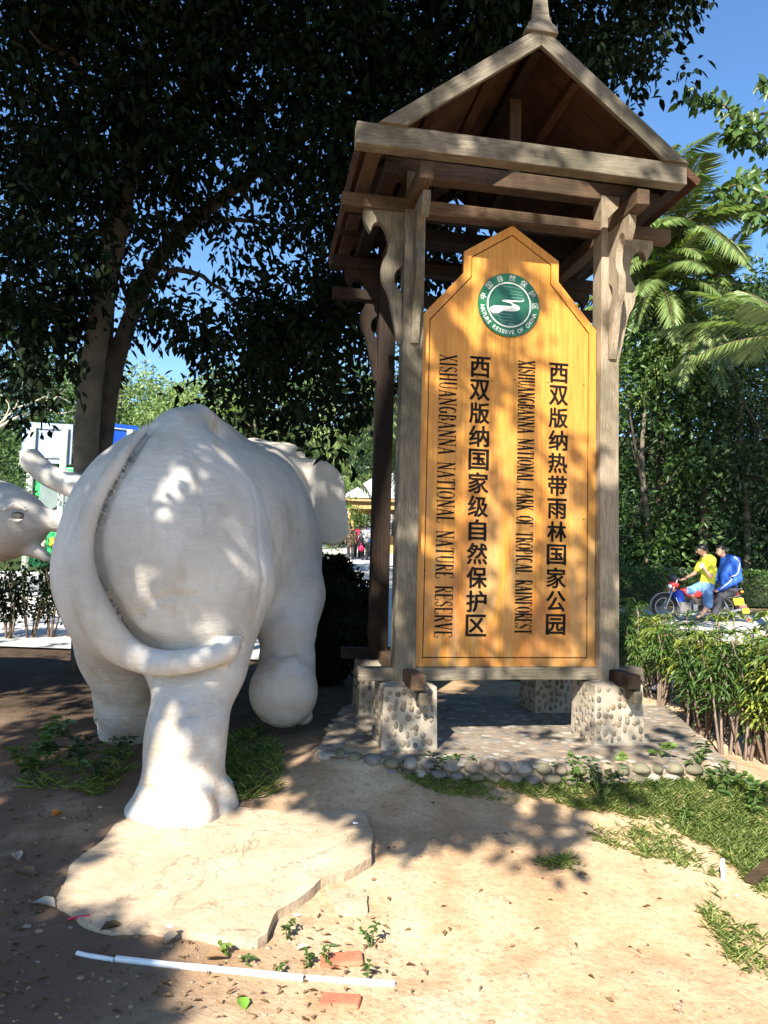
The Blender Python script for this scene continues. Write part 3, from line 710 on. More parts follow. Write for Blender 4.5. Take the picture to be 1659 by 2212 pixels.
RO = {
 'X': (1.0, [([(.12, 1), (.88, 0)], T), ([(.84, 1), (.16, 0)], S_), ([(.0, 1), (.34, 1)], S_), ([(.68, 1), (1, 1)], S_), ([(0, 0), (.34, 0)], S_), ([(.66, 0), (1, 0)], S_)]),
 'I': (.5, [([(.5, 0), (.5, 1)], T), ([(.15, 0), (.85, 0)], S_), ([(.15, 1), (.85, 1)], S_)]),
 'S': (.75, [(arc(.5, .75, .36, .25, 20, 190, 9), S_), ([(.14, .72), (.3, .56), (.7, .44), (.86, .28)], T), (arc(.5, .26, .36, .26, 0, -165, 9), S_)]),
 'H': (1.1, [([(.2, 0), (.2, 1)], T), ([(.8, 0), (.8, 1)], T), ([(.2, .5), (.8, .5)], S_), ([(.04, 0), (.36, 0)], S_), ([(.64, 0), (.96, 0)], S_), ([(.04, 1), (.36, 1)], S_), ([(.64, 1), (.96, 1)], S_)]),
 'U': (1.05, [([(.2, 1), (.2, .26)], T), (arc(.5, .26, .3, .26, 180, 360, 9)+[(.8, 1)], S_), ([(.04, 1), (.38, 1)], S_), ([(.66, 1), (.96, 1)], S_)]),
 'A': (1.0, [([(.48, 1), (.12, 0)], S_), ([(.5, 1), (.86, 0)], T), ([(.25, .36), (.73, .36)], S_), ([(.0, 0), (.26, 0)], S_), ([(.68, 0), (1, 0)], S_)]),
 'N': (1.1, [([(.18, 0), (.18, 1)], S_), ([(.18, 1), (.82, 0)], T), ([(.82, 0), (.82, 1)], S_), ([(.04, 0), (.34, 0)], S_), ([(.66, 1), (.98, 1)], S_), ([(.02, 1), (.2, 1)], S_)]),
 'G': (1.0, [(arc(.52, .5, .4, .5, 45, 110, 7), S_), (arc(.52, .5, .4, .5, 110, 250, 9), T), (arc(.52, .5, .4, .5, 250, 310, 7), S_), ([(.8, .05), (.8, .44)], T), ([(.62, .44), (.95, .44)], S_)]),
 'B': (.85, [([(.2, 0), (.2, 1)], T), ([(.05, 1), (.5, 1)]+arc(.5, .77, .3, .23, 90, -90, 9)+[(.2, .54)], S_), ([(.5, .54)]+arc(.5, .27, .36, .27, 90, -90, 9)+[(.05, 0)], S_), (arc(.52, .77, .26, .14, 50, -50, 5), T), (arc(.54, .27, .3, .16, 50, -50, 5), T)]),
 'T': (.95, [([(.5, 0), (.5, 1)], T), ([(.05, .84), (.05, 1), (.95, 1), (.95, .84)], S_), ([(.3, 0), (.7, 0)], S_)]),
 'O': (1.05, [(arc(.5, .5, .4, .5, 40, 140, 9), S_), (arc(.5, .5, .4, .5, 140, 220, 9), T), (arc(.5, .5, .4, .5, 220, 320, 9), S_), (arc(.5, .5, .4, .5, -40, 40, 9), T)]),
 'L': (.85, [([(.22, 0), (.22, 1)], T), ([(.05, 1), (.4, 1)], S_), ([(.05, 0), (.92, 0), (.92, .2)], S_)]),
 'R': (.95, [([(.2, 0), (.2, 1)], T), ([(.05, 1), (.48, 1)]+arc(.48, .76, .32, .24, 90, -90, 9)+[(.2, .52)], S_), ([(.48, .52), (.86, 0)], T), ([(.05, 0), (.36, 0)], S_), ([(.74, 0), (1, 0)], S_)]),
 'E': (.85, [([(.2, 0), (.2, 1)], T), ([(.05, 1), (.86, 1), (.86, .82)], S_), ([(.2, .52), (.66, .52)], S_), ([(.05, 0), (.92, 0), (.92, .2)], S_)]),
 'V': (1.0, [([(.14, 1), (.5, 0)], T), ([(.86, 1), (.52, 0)], S_), ([(0, 1), (.32, 1)], S_), ([(.72, 1), (1, 1)], S_)]),
 'P': (.85, [([(.2, 0), (.2, 1)], T), ([(.05, 1), (.5, 1)]+arc(.5, .74, .34, .26, 90, -90, 9)+[(.2, .48)], S_), ([(.05, 0), (.38, 0)], S_)]),
 'K': (1.0, [([(.2, 0), (.2, 1)], T), ([(.84, 1), (.24, .42)], S_), ([(.4, .56), (.88, 0)], T), ([(.05, 0), (.36, 0)], S_), ([(.05, 1), (.36, 1)], S_), ([(.7, 1), (.98, 1)], S_), ([(.74, 0), (1, 0)], S_)]),
 'F': (.8, [([(.22, 0), (.22, 1)], T), ([(.05, 1), (.88, 1), (.88, .82)], S_), ([(.22, .52), (.68, .52)], S_), ([(.05, 0), (.42, 0)], S_)]),
 'C': (.95, [(arc(.52, .5, .4, .5, 45, 110, 7), S_), (arc(.52, .5, .4, .5, 110, 250, 9), T), (arc(.52, .5, .4, .5, 250, 315, 7), S_)]),
 ' ': (.8, [])}
def ribbon(pts, t):
    P = np.array(pts, float); Tn = np.gradient(P, axis=0); Tn /= np.linalg.norm(Tn, axis=1)[:, None]+1e-9
    N = np.stack([-Tn[:, 1], Tn[:, 0]], 1)*t/2
    V = np.concatenate([P+N, P-N]); n = len(P)
    return V, [(i, i+1, n+i+1, n+i) for i in range(n-1)]
def roman_column(text, x0, z0, x1, z1, cap):
    total = sum(RO[c][0]+.12 for c in text)-.12; L = math.hypot(x1-x0, z1-z0); k = L/total
    dn = np.array([x1-x0, z1-z0])/L; up = np.array([-dn[1], dn[0]])
    g = Geo(); s = 0
    for c in text:
        w, st = RO[c]
        for i, (pts, t) in enumerate(st):
            P = [((s+px*w)*k, (py-.5)*cap) for px, py in pts]
            V, F = ribbon(P, .0135*t if t == T else .0062)
            Q = np.array([x0, z0])+V[:, :1]*dn+V[:, 1:]*up
            g.add(np.stack([Q[:, 0], np.full(len(Q), -.0022-.00012*(i % 5)), Q[:, 1]], 1), F)
        s += w+.12
    return g.obj('english_lettering', M_ink, board)
a0, b0 = sl(969, 766); a1, b1 = sl(957, 1377)
roman_column('XISHUANGBANNA NATIONAL NATURE RESERVE', a0, b0, a1, b1, .124)
a0, b0 = sl(1138, 779); a1, b1 = sl(1130, 1370)
roman_column('XISHUANGBANNA NATIONAL PARK OF TROPICAL RAINFOREST', a0, b0, a1, b1, .124)
# ---- emblem
ex, ez = sl(1098.5, 660)
def disc(r, n=64): return [(ex+r*math.cos(2*math.pi*i/n), ez+r*math.sin(2*math.pi*i/n)) for i in range(n)]
ER_ = .237
def green(name, a, b):
    M = Mat(name, .28, .5); return M.out(M.ramp(M.noise(7, 4, .6), [(.35, a), (.65, b)]))
g = Geo(); g.prism(disc(ER_), .012, (0, -.011, 0), (1, 0, 0), (0, 0, 1), (0, 1, 0)); g.obj('emblem', green('emblem_green', (.012, .085, .03), (.02, .12, .045)), board)
g = Geo(); n = 64; A = disc(ER_*.715, n); B = disc(ER_*.675, n)
for i in range(n):
    j = (i+1) % n; g.prism([A[i], A[j], B[j], B[i]], .004, (0, -.0155, 0), (1, 0, 0), (0, 0, 1), (0, 1, 0))
g.obj('emblem_ring', M_white, board)
g = Geo(); g.prism(disc(ER_*.672), .001, (0, -.0124, 0), (1, 0, 0), (0, 0, 1), (0, 1, 0)); g.obj('emblem_centre', green('emblem_dark_green', (.008, .06, .028), (.018, .10, .05)), board)
def epx(x, y): return (ex+(x-818)/543*ER_, ez-(y-826)/560*ER_)     # emblem drawing units
RV = [(478, 905), (560, 860), (700, 850), (850, 842), (868, 815), (800, 790), (690, 765), (760, 742), (900, 738), (1010, 738), (1060, 722), (1085, 705), (1062, 742), (1000, 758), (880, 768), (878, 790), (950, 815), (1000, 850), (1000, 895), (940, 925), (860, 938), (760, 940), (690, 950), (640, 985), (540, 995), (505, 970)]
g = Geo(); g.prism([epx(*q) for q in smooth_path(RV+[RV[0]], 3)[:-1]][::-1], .0016, (0, -.0142, 0), (1, 0, 0), (0, 0, 1), (0, 1, 0)); g.obj('emblem_river', M_white, board)
g = Geo()
for (xa, ya, xb, yb, th) in [(650, 990, 880, 992, 5), (640, 1045, 880, 1052, 4), (640, 1100, 890, 1112, 4), (545, 1025, 640, 1025, 4), (620, 1000, 690, 1130, 4), (690, 1130, 745, 1150, 4), (700, 500, 1000, 520, 4), (830, 575, 1040, 590, 4), (830, 625, 1070, 640, 4), (860, 690, 1080, 690, 5), (640, 480, 760, 520, 4), (815, 1160, 815, 1205, 5), (815, 1160, 905, 1165, 5), (905, 1165, 905, 1208, 5), (845, 1170, 880, 1205, 4)]:
    V, F = ribbon([epx(xa, ya), epx((xa+xb)/2, (ya+yb)/2), epx(xb, yb)], th/543*ER_); g.add(np.stack([V[:, 0], np.full(len(V), -.0137), V[:, 1]], 1), F)
g.obj('emblem_lines', plain('pale_teal_paint', (.30, .48, .42), .4), board)
g = Geo()
def ring_text(text, a0, a1, r, size, outward, bold):
    for i, ch in enumerate(text):
        if ch == ' ': continue
        V, F = glyph(ch, bold); a = rad(a0+(a1-a0)*i/(len(text)-1))
        c = (V[:, :2].min(0)+V[:, :2].max(0))/2; P = (V[:, :2]-c)*size
        if ch < 'z': P[:, 1] *= 1.05
        e = np.array([math.cos(a), math.sin(a)]); up = e if outward else -e; rt = np.array([up[1], -up[0]])
        Q = np.array([ex, ez])+e*r+P[:, :1]*rt+P[:, 1:]*up
        g.add(np.stack([Q[:, 0], np.full(len(Q), -.0116), Q[:, 1]], 1), F)
ring_text('中国自然保护区', 166, 2, ER_*.86, .052, True, .0)
ring_text('NATURE RESERVE OF CHINA', 188, 343, ER_*.86, .040, False, .012)
g.obj('emblem_lettering', M_white, board)

# ------------------------------------------------------------------ river stone platform under the shelter
plat = empty('stone_platform', 'low platform of rounded river stones set in mortar under the wooden sign shelter', 'platform', (1.0, 5.4, 0))
PO = np.array([1.0, 5.4, 0])
PP = np.array([(-.40, 4.66), (.1, 4.52), (.6, 4.46), (1.4, 4.47), (2.25, 4.62), (2.6, 6.5), (.3, 6.95), (-.3, 6.1)])
Mm = Mat('platform_mortar', .95, .1)
M_mort = Mm.out(Mm.ramp(Mm.noise(5, 6, .65), [(.3, (.17, .135, .10)), (.7, (.31, .25, .185))]), Mm.bump(Mm.noise(30, 4), .7, .02))
g = Geo(); g.prism([tuple(q-PO[:2]) for q in PP], PLAT+.3-.012, (0, 0, -.3), (1, 0, 0), (0, 1, 0), (0, 0, 1)); g.obj('mortar_bed', M_mort, plat)
g = Geo(); r = np.random.default_rng(11)
front = PP[:5]; seg = np.linalg.norm(np.diff(front, axis=0), axis=1); cum = np.concatenate([[0], np.cumsum(seg)])
for row, zc in enumerate((.305, .245, .185, .13)):
    s = r.uniform(0, .06)
    while s < cum[-1]:
        w = r.uniform(.085, .145); x = np.interp(s+w/2, cum, front[:, 0]); y = np.interp(s+w/2, cum, front[:, 1])
        if not (row >= 2 and x < .3):
            g.ball((x-PO[0], y-PO[1]-r.uniform(-.012, .012)+.02, zc+r.uniform(-.008, .008)), (w/2*.96, .07, r.uniform(.03, .038)), int(r.choice([0, 1, 2, 1, 3, 3])), 12, 7, .05)
        s += w
from mathutils.geometry import intersect_point_line
def inside(poly, x, y):
    c = False; n = len(poly)
    for i in range(n):
        (x1, y1), (x2, y2) = poly[i], poly[i-1]
        if (y1 > y) != (y2 > y) and x < (x2-x1)*(y-y1)/(y2-y1)+x1: c = not c
    return c
pts = []
for k in range(5000):
    x, y = r.uniform(-.4, 2.6), r.uniform(4.45, 6.9)
    if not inside(PP, x, y): continue
    rr = r.uniform(.03, .062)
    if (y < np.interp(x, front[:, 0], front[:, 1])+.13 or r.uniform() < .5) and all((x-a)**2+(y-b)**2 > ((rr+c)*.88)**2 for a, b, c in pts): pts.append((x, y, rr))
for x, y, rr in pts: g.ball((x-PO[0], y-PO[1], PLAT-.012-(.007 if y > 4.68 else .001)), (rr*r.uniform(.9, 1.25), rr, r.uniform(.010, .0145)), int(r.choice([0, 1, 2, 0, 2])), 9, 5, .06)
g.obj('river_stones', M_peb[:3]+[plain('mossy_stone', (.15, .135, .085), .85, .2, .35, 10, .3)], plat, True)
# ------------------------------------------------------------------ leaves
def unit(v): return v/(np.linalg.norm(v, axis=-1, keepdims=True)+1e-9)
def leaf_obj(name, P, D, N, L, Wd, mats, parent=None, loc=None, fold=.12, droop=.12, tint=None, broad=.42, midx=None, six=False):
    P = np.asarray(P, float); n = len(P); D = unit(np.asarray(D, float)); N = np.asarray(N, float)
    S = unit(np.cross(D, N)); N = unit(np.cross(S, D)); L = np.broadcast_to(np.asarray(L, float), (n,))[:, None]; Wd = np.broadcast_to(np.asarray(Wd, float), (n,))[:, None]
    if loc is not None: P = P-np.asarray(loc, float)
    if six:   # a fuller, pointed oval
        V = np.stack([P, P+D*L*.28+S*Wd*.46+N*Wd*fold, P+D*L*.62+S*Wd*.42+N*Wd*fold-N*L*droop*.3, P+D*L-N*L*droop, P+D*L*.62-S*Wd*.42+N*Wd*fold-N*L*droop*.3, P+D*L*.28-S*Wd*.46+N*Wd*fold], 1).reshape(-1, 3)
        k = 6; F = np.array([[0, 1, 2, 3], [0, 3, 4, 5]])
    else:
        V = np.stack([P, P+D*L*broad+S*Wd*.5+N*Wd*fold, P+D*L-N*L*droop, P+D*L*broad-S*Wd*.5+N*Wd*fold], 1).reshape(-1, 3)
        k = 4; F = np.array([[0, 1, 2], [0, 2, 3]])
    me = bpy.data.meshes.new(name); q = F.shape[1]; nf = n*len(F)
    idx = (np.arange(n)[:, None, None]*k+F[None]).reshape(-1)
    me.vertices.add(n*k); me.vertices.foreach_set('co', V.reshape(-1))
    me.loops.add(len(idx)); me.loops.foreach_set('vertex_index', idx.astype(np.int32))
    me.polygons.add(nf); me.polygons.foreach_set('loop_start', (np.arange(nf)*q).astype(np.int32)); me.polygons.foreach_set('loop_total', np.full(nf, q, np.int32))
    at = me.attributes.new('tint', 'FLOAT', 'POINT')
    if tint is None: tint = RNG.uniform(0, 1, n)
    at.data.foreach_set('value', np.repeat(np.clip(tint, 0, 1), k).astype(np.float32))
    me.update(calc_edges=True)
    return link(name, me, mats, parent, False, None if midx is None else np.repeat(midx, len(F)), loc if parent is None else None)
def rdir(n, up=0.0, r=RNG):
    d = r.normal(size=(n, 3)); d[:, 2] += up; return unit(d)
def clump_leaves(C, R, per, r=RNG, squash=.8):
    C = np.asarray(C, float); R = np.broadcast_to(R, (len(C),))
    per = np.broadcast_to(per, (len(C),)).astype(int)
    i = np.repeat(np.arange(len(C)), per); d = rdir(len(i), 0, r)
    rad_ = R[i]*r.uniform(.25, 1, len(i))**.5
    P = C[i]+d*rad_[:, None]*np.array([1, 1, squash])
    return P, d, i
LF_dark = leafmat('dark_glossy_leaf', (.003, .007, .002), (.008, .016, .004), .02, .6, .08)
LF_shade = leafmat('shade_tree_leaf', (.014, .03, .008), (.03, .06, .014), .10)
LF_mid = leafmat('green_leaf', (.035, .075, .016), (.085, .15, .03), .22)
LF_lite = leafmat('fresh_green_leaf', (.07, .13, .022), (.17, .25, .05), .28)
LF_deep = leafmat('deep_forest_leaf', (.018, .042, .014), (.045, .09, .025), .15)
LF_hill = leafmat('hazy_hill_leaf', (.10, .16, .045), (.25, .33, .11), .3)  # paler leaf for the hill trees, haze put into the colour
LF_yel = leafmat('yellow_green_leaf', (.10, .16, .02), (.30, .33, .06), .28)
LF_palm = leafmat('palm_leaflet', (.08, .14, .035), (.24, .31, .10), .28, .35, .5)
M_bark = plain('grey_brown_bark', (.075, .06, .045), .9, .15, .4, 7, .5)
M_bark2 = plain('pale_mottled_bark', (.13, .11, .082), .9, .15, .35, 5, .4)
M_twig = plain('brown_twig', (.13, .09, .06), .9, .15, .3, 12, .2)

# ------------------------------------------------------------------ the big forked tree with the dark crown
TB = np.array(G(208, 1330)); TB[1] = 8.2; TB[0] = W(205, 1300, 8.2)[0]; TB[2] = float(hz(8.2))
big = empty('forked_tree', 'tall tree with two grey trunks and a dense dark crown behind the white elephant', 'tree', TB)
t1 = smooth_path([TB+[0, 0, -.1], W(185, 1100, 8.2), W(190, 900, 8.2), W(214, 700, 8.2), W(246, 540, 8.2), W(268, 430, 8.1), W(285, 330, 7.9), W(300, 200, 7.7), W(330, 60, 7.5), W(390, -160, 7.2)], 3)
t2 = smooth_path([TB+[.16, .15, -.1], W(228, 1100, 8.5), W(224, 960, 8.5), W(246, 800, 8.5), W(292, 660, 8.5), W(345, 555, 8.5), W(412, 482, 8.4), W(520, 395, 8.3), W(660, 290, 8.2), W(820, 170, 8.0), W(980, 40, 7.8)], 3)
t3 = smooth_path([W(215, 1000, 8.8), W(232, 760, 8.8), W(238, 600, 8.9), W(235, 450, 9.0), W(200, 260, 9.2), W(130, 80, 9.2)], 3)
for P, r0, r1 in ((t1, .142, .07), (t2, .112, .05), (t3, .07, .03)):
    g = Geo(); rr = np.interp(np.linspace(0, 1, len(P)), [0, .06, .45, 1], [r0*1.5, r0*1.02, r0*.85, r1])*(1+RNG.uniform(-.05, .05, len(P)))
    g.tube(P-TB, rr, 12); g.obj('trunk', M_bark2 if r0 > .14 else M_bark, big, True)
def limb(par, pts, r0, r1, base, m=M_bark, n=6):
    g = Geo(); P = smooth_path(pts, 4); P[1:-1] += RNG.normal(0, .02, (len(P)-2, 3)); g.tube(P-base, np.linspace(r0, r1, len(P)), n); return g.obj('branch', m, par, True)
for pts, r0 in [([W(290, 300, 7.9), W(180, 160, 7.5), W(60, 60, 7.0)], .06), ([W(300, 200, 7.7), W(420, 60, 7.2), W(560, -60, 6.8)], .06), ([W(412, 482, 8.4), W(480, 470, 8.0), W(600, 490, 7.6), W(700, 560, 7.4)], .035),
                ([W(345, 570, 8.5), W(420, 590, 8.3), W(500, 640, 8.1), W(590, 730, 8.0)], .04), ([W(660, 290, 8.2), W(760, 330, 7.9), W(830, 420, 7.8)], .04), ([W(820, 170, 8), W(1000, 140, 8.2), W(1200, 120, 8.6), W(1380, 130, 9)], .04),
                ([W(246, 540, 8.2), W(190, 420, 7.9), W(90, 340, 7.6)], .045), ([W(238, 600, 8.9), W(140, 520, 9), W(40, 480, 9)], .035), ([W(520, 395, 8.3), W(560, 500, 8.6), W(640, 640, 8.8)], .03)]:
    limb(big, pts, r0, .012, TB)
DM = {-2: [1]*15, -1: [1]*15,
 0: [.85, .9, 1, 1, 1, 1, 1, 1, .95, 1, 1, 1, 1, .75, .3], 1: [.7, .6, .9, 1, 1, 1, 1, 1, 1, 1, 1, 1, .95, .6, .22],
 2: [.85, .9, 1, 1, 1, .8, .85, 1, 1, 1, .8, .5, .35, .22, .0], 3: [1, 1, 1, 1, .9, .95, .85, 1, 1, .6, .4, .2, 0, 0, 0],
 4: [1, .8, .75, .5, .7, .55, .65, .85, .9, .5, .4, .3, 0, 0, 0], 5: [1, 1, .9, .7, .28, .4, .6, .85, .85, .6, .4, 0, 0, 0, 0],
 6: [1, 1, .9, .6, .25, .75, .9, 1, .65, .5, .2, 0, 0, 0, 0], 7: [.55, .5, .3, .02, .75, 1, 1, .85, .2, 0, 0, 0, 0, 0, 0],
 8: [.15, .15, .0, .0, .55, .85, .85, .65, 0, 0, 0, 0, 0, 0, 0], 9: [0, 0, 0, 0, .05, .22, .22, .2, 0, 0, 0, 0, 0, 0, 0]}
Cs = []; per = []
for row, ds in DM.items():
    for c, dns in enumerate(ds):
        k = RNG.poisson(dns**1.35*11.5)
        for j in range(k):
            u = 100*c+RNG.uniform(0, 100); v = 100*row+RNG.uniform(0, 100)
            Y = RNG.uniform(6.6, 9.4)
            Cs.append(W(u, v, Y))
for k in range(60): Cs.append(W(RNG.uniform(-350, 0), RNG.uniform(-200, 750), RNG.uniform(6.5, 9.5)))
Cs = np.array(Cs); cu, cv = proj(Cs); kp = np.ones(len(Cs), bool)
for tt in (t1, t2):
    tu, tv = proj(tt); m = (cv > 360) & (cv < 1000); kp &= ~(m & (np.abs(cu-np.interp(-cv, -tv, tu)) < 40) & (Cs[:, 1] < 8.6))
Cs = Cs[kp]
Rr = RNG.uniform(.22, .46, len(Cs))
P, d, i = clump_leaves(Cs, Rr, np.full(len(Cs), 66), squash=.85)
D = unit(d*.5+rdir(len(P))*.7+np.array([0, 0, -.55])); N = unit(rdir(len(P))*.7+np.array([0, -.15, .8]))
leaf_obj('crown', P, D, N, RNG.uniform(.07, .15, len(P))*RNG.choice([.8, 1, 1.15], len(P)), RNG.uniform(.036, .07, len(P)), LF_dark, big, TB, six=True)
Ca = np.stack([RNG.uniform(-9, 1.6, 340), RNG.uniform(2.5, 12, 340), RNG.uniform(0, 4.5, 340)], 1); Ca[:, 2] += np.maximum(5.6+.55*Ca[:, 1], 7.2)  # extra unseen leaf clumps overhead, added to block sky light
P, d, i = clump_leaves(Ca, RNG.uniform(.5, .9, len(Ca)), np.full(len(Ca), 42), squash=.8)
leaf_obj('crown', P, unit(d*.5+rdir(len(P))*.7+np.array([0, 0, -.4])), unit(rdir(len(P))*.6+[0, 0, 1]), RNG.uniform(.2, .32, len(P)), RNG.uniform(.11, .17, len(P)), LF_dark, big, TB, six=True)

# ------------------------------------------------------------------ trees behind the photographer: unseen, their crowns shaped to cast the dappled shade
SX = unit(np.cross(SUNV, [0, 0, 1.0])); SYV = np.cross(SX, SUNV)
def tosun(T, t): return np.asarray(T, float)+np.asarray(t, float)[:, None]*SUNV
def poly_pts(poly, n, dz=0.0, prob=1.0):
    poly = np.array(poly, float); out = []
    lo, hi = poly.min(0), poly.max(0)
    while len(out) < n:
        u, v = RNG.uniform(lo, hi)
        if inside(poly, u, v): out.append(G(u, v, dz))
    return np.array(out)
sh = []          # (point to be shaded, distance towards the sun, leaf length)
def shade(Ts, t0, t1, L0, L1):
    Ts = np.asarray(Ts, float); n = len(Ts); sh.append((tosun(Ts, RNG.uniform(t0, t1, n)), RNG.uniform(L0, L1, n)))
def blob(T, t, n, R, L0=.10, L1=.16):       # a leaf bunch whose shadow is one soft blotch
    c = np.asarray(T, float)+SUNV*t; d = RNG.normal(0, R*.5, (n, 3)); sh.append((c+d, RNG.uniform(L0, L1, n)))
def field(Ts, t0, t1, cell, frac, n_each, R, L0=.10, L1=.16):   # bunches over a set of points: a fraction of the cells is left open
    for T in Ts:
        if RNG.uniform() < frac: blob(T, RNG.uniform(t0, t1), n_each, R, L0, L1)
# ground
for poly, n, fr, ne in [([(0, 1330), (150, 1400), (290, 1620), (290, 1740), (230, 1800), (110, 1890), (40, 1960), (0, 1990)], 100, .9, 26),
        ([(0, 1990), (110, 2010), (190, 2060), (300, 2110), (330, 2160), (250, 2230), (0, 2240)], 80, .9, 22),
        ([(620, 1670), (800, 1660), (1000, 1712), (1110, 1750), (1090, 1800), (1000, 1790), (880, 1800), (760, 1750), (620, 1710)], 60, 1, 30),
        ([(1130, 1790), (1230, 1780), (1250, 1850), (1210, 1890), (1150, 1860)], 6, 1, 16),
        ([(470, 1500), (700, 1520), (745, 1610), (640, 1690), (500, 1720)], 26, .95, 24),
        ([(680, 1560), (960, 1580), (960, 1650), (850, 1690), (700, 1650)], 26, .55, 16),
        ([(960, 1560), (1500, 1590), (1550, 1650), (1000, 1660)], 26, .4, 16),
        ([(1050, 1680), (1350, 1690), (1480, 1760), (1130, 1760)], 14, .45, 14)]:
    field(poly_pts(poly, n), 6.5, 9.5, 0, fr, ne, .17)
# the white elephant: nearly all in shade with soft flecks, the foot in the sun
for k in range(210):
    T = e3(RNG.uniform(-.15, 2.9), RNG.uniform(-.95, .95), RNG.uniform(.95, 2.75)); blob(T, RNG.uniform(6.5, 9.5), 20, .18)
for k in range(10): blob(e3(.0, RNG.uniform(.38, .62), RNG.uniform(.5, .95)), RNG.uniform(6, 8), 14, .09, .07, .11)
for k in range(26): blob(e3(RNG.uniform(.7, 1.8), RNG.uniform(-.9, .1), RNG.uniform(.2, .9)), RNG.uniform(6, 9), 18, .18)
FLECK = []
for pts, R in [([(512, 1000), (525, 1018), (540, 1042)], .05), ([(320, 985), (326, 1000)], .045), ([(430, 972)], .045), ([(400, 935), (412, 940)], .035), ([(470, 948), (500, 962), (520, 978)], .03), ([(472, 1062), (484, 1075)], .05), ([(505, 1180), (515, 1205)], .05), ([(372, 1345), (395, 1350), (425, 1345)], .055), ([(360, 1380)], .04), ([(136, 1170), (138, 1195)], .04), ([(560, 1060), (575, 1080)], .035), ([(440, 1260), (452, 1280)], .035), ([(300, 1080)], .03), ([(600, 1130)], .03), ([(350, 1110), (356, 1125)], .028), ([(250, 1180)], .028)]:
    for u, v in pts: FLECK.append((on_body(u, v), R))
# the second elephant
for k in range(60): blob(E2(RNG.uniform(-260, 110), RNG.uniform(960, 1300)), RNG.uniform(6, 9), 22, .22)
# the sign: left post, the board's flecks, the lower right corner
def spt(x, d, z): return SO+SA*x+SB*d+np.array([0, 0, z])
for k in range(80): blob(spt(RNG.uniform(-.98, -.60), -.1, RNG.uniform(.7, 4.4)), RNG.uniform(7, 10), 16, .12)
for k in range(28): FLECK.append((spt(RNG.uniform(-.85, -.66), -.08, RNG.uniform(.8, 4.1)), RNG.uniform(.03, .06)))
for i in range(11):
    for j in range(26):
        x, z = -.66+.132*i+RNG.uniform(-.05, .05), .85+.125*j+RNG.uniform(-.05, .05)
        dark = x < .22 or x+.35 > (z-1.25)*.9
        if RNG.uniform() < (.95 if dark else .10): blob(spt(x, 0, z), RNG.uniform(7, 10), 9, .10, .08, .13)
for k in range(74):
    x, z = RNG.uniform(-.64, .64), RNG.uniform(.9, 3.9); R = RNG.uniform(.028, .062)
    for q in (-.5, .5): FLECK.append((spt(x+q*R*.5, 0, z-q*R*1.3), R))
for k in range(20): blob(spt(RNG.uniform(.66, .84), -.08, RNG.uniform(.8, 2.1)), RNG.uniform(7, 9), 14, .10)
for k in range(40):
    t = RNG.uniform(0, 1); blob(spt(-1.1*t, FD, 5.2-.84*t), RNG.uniform(6, 9), 9, .07, .08, .13)
    if k < 24: blob(spt(RNG.uniform(-1.2, 1.1), FD, 4.32), RNG.uniform(6, 9), 9, .08, .08, .13)
    if k < 16: blob(spt(1.1*t, FD, 5.2-.84*t), RNG.uniform(6, 9), 9, .07, .08, .13)
for k in range(22):
    t = RNG.uniform(.05, 1); FLECK.append((spt(-1.1*t, FD, 5.2-.84*t), .045)); FLECK.append((spt(RNG.uniform(-.9, 1.0), FD, 4.32), .04))
# the dark crown itself is shaded by unseen leaves added towards the sun
Tc = Cs[RNG.integers(0, len(Cs), 5200)]
Pt = tosun(Tc, RNG.uniform(9, 14, len(Tc)))+RNG.normal(0, .25, (len(Tc), 3))
ok = Pt[:, 2] > 6.5; sh_far = Pt[ok]
ps = np.concatenate([a for a, b in sh]); ls = np.concatenate([b for a, b in sh])
# nothing of these crowns hangs into the picture
def visible(P):
    q = (P-_C) @ _M; u = 829.5-FPX*q[:, 0]/q[:, 2]; v = 1106+FPX*q[:, 1]/q[:, 2]
    return (q[:, 2] < 0) & (u > -40) & (u < 1700) & (v > -60) & (v < 2250)
# keep the sunlit places clear: nearest distance across the sun's direction
LIT = [(on_body(u, v), .085) for u, v in [(335, 1490), (360, 1470), (330, 1530), (365, 1530), (320, 1580), (360, 1590), (315, 1630), (360, 1640), (395, 1640), (310, 1680), (350, 1690), (390, 1700), (420, 1660), (305, 1730), (350, 1740), (400, 1750), (300, 1770), (350, 1785), (410, 1780), (460, 1745)]]
LIT += [(G(u, v), .16) for u, v in [(420, 1850), (520, 1880), (640, 1870), (740, 1830), (600, 1950), (450, 1950), (760, 1960), (900, 1900), (1000, 1900), (1000, 2050), (1150, 1980), (1300, 1850), (1300, 2000), (1450, 1900), (800, 2100), (600, 2080), (450, 2080), (1500, 2100), (1200, 2150), (950, 2180), (1420, 1780), (1550, 1800), (700, 1960), (560, 1820)]]
LIT += FLECK
def clear(P, lits):
    keep = np.ones(len(P), bool); A = np.stack([P @ SX, P @ SYV], 1)
    for T, R in lits:
        b = np.array([T @ SX, T @ SYV]); keep &= ((A-b)**2).sum(1) > R*R
    return keep
k = clear(ps, LIT) & ~visible(ps); ps, ls = ps[k], ls[k]
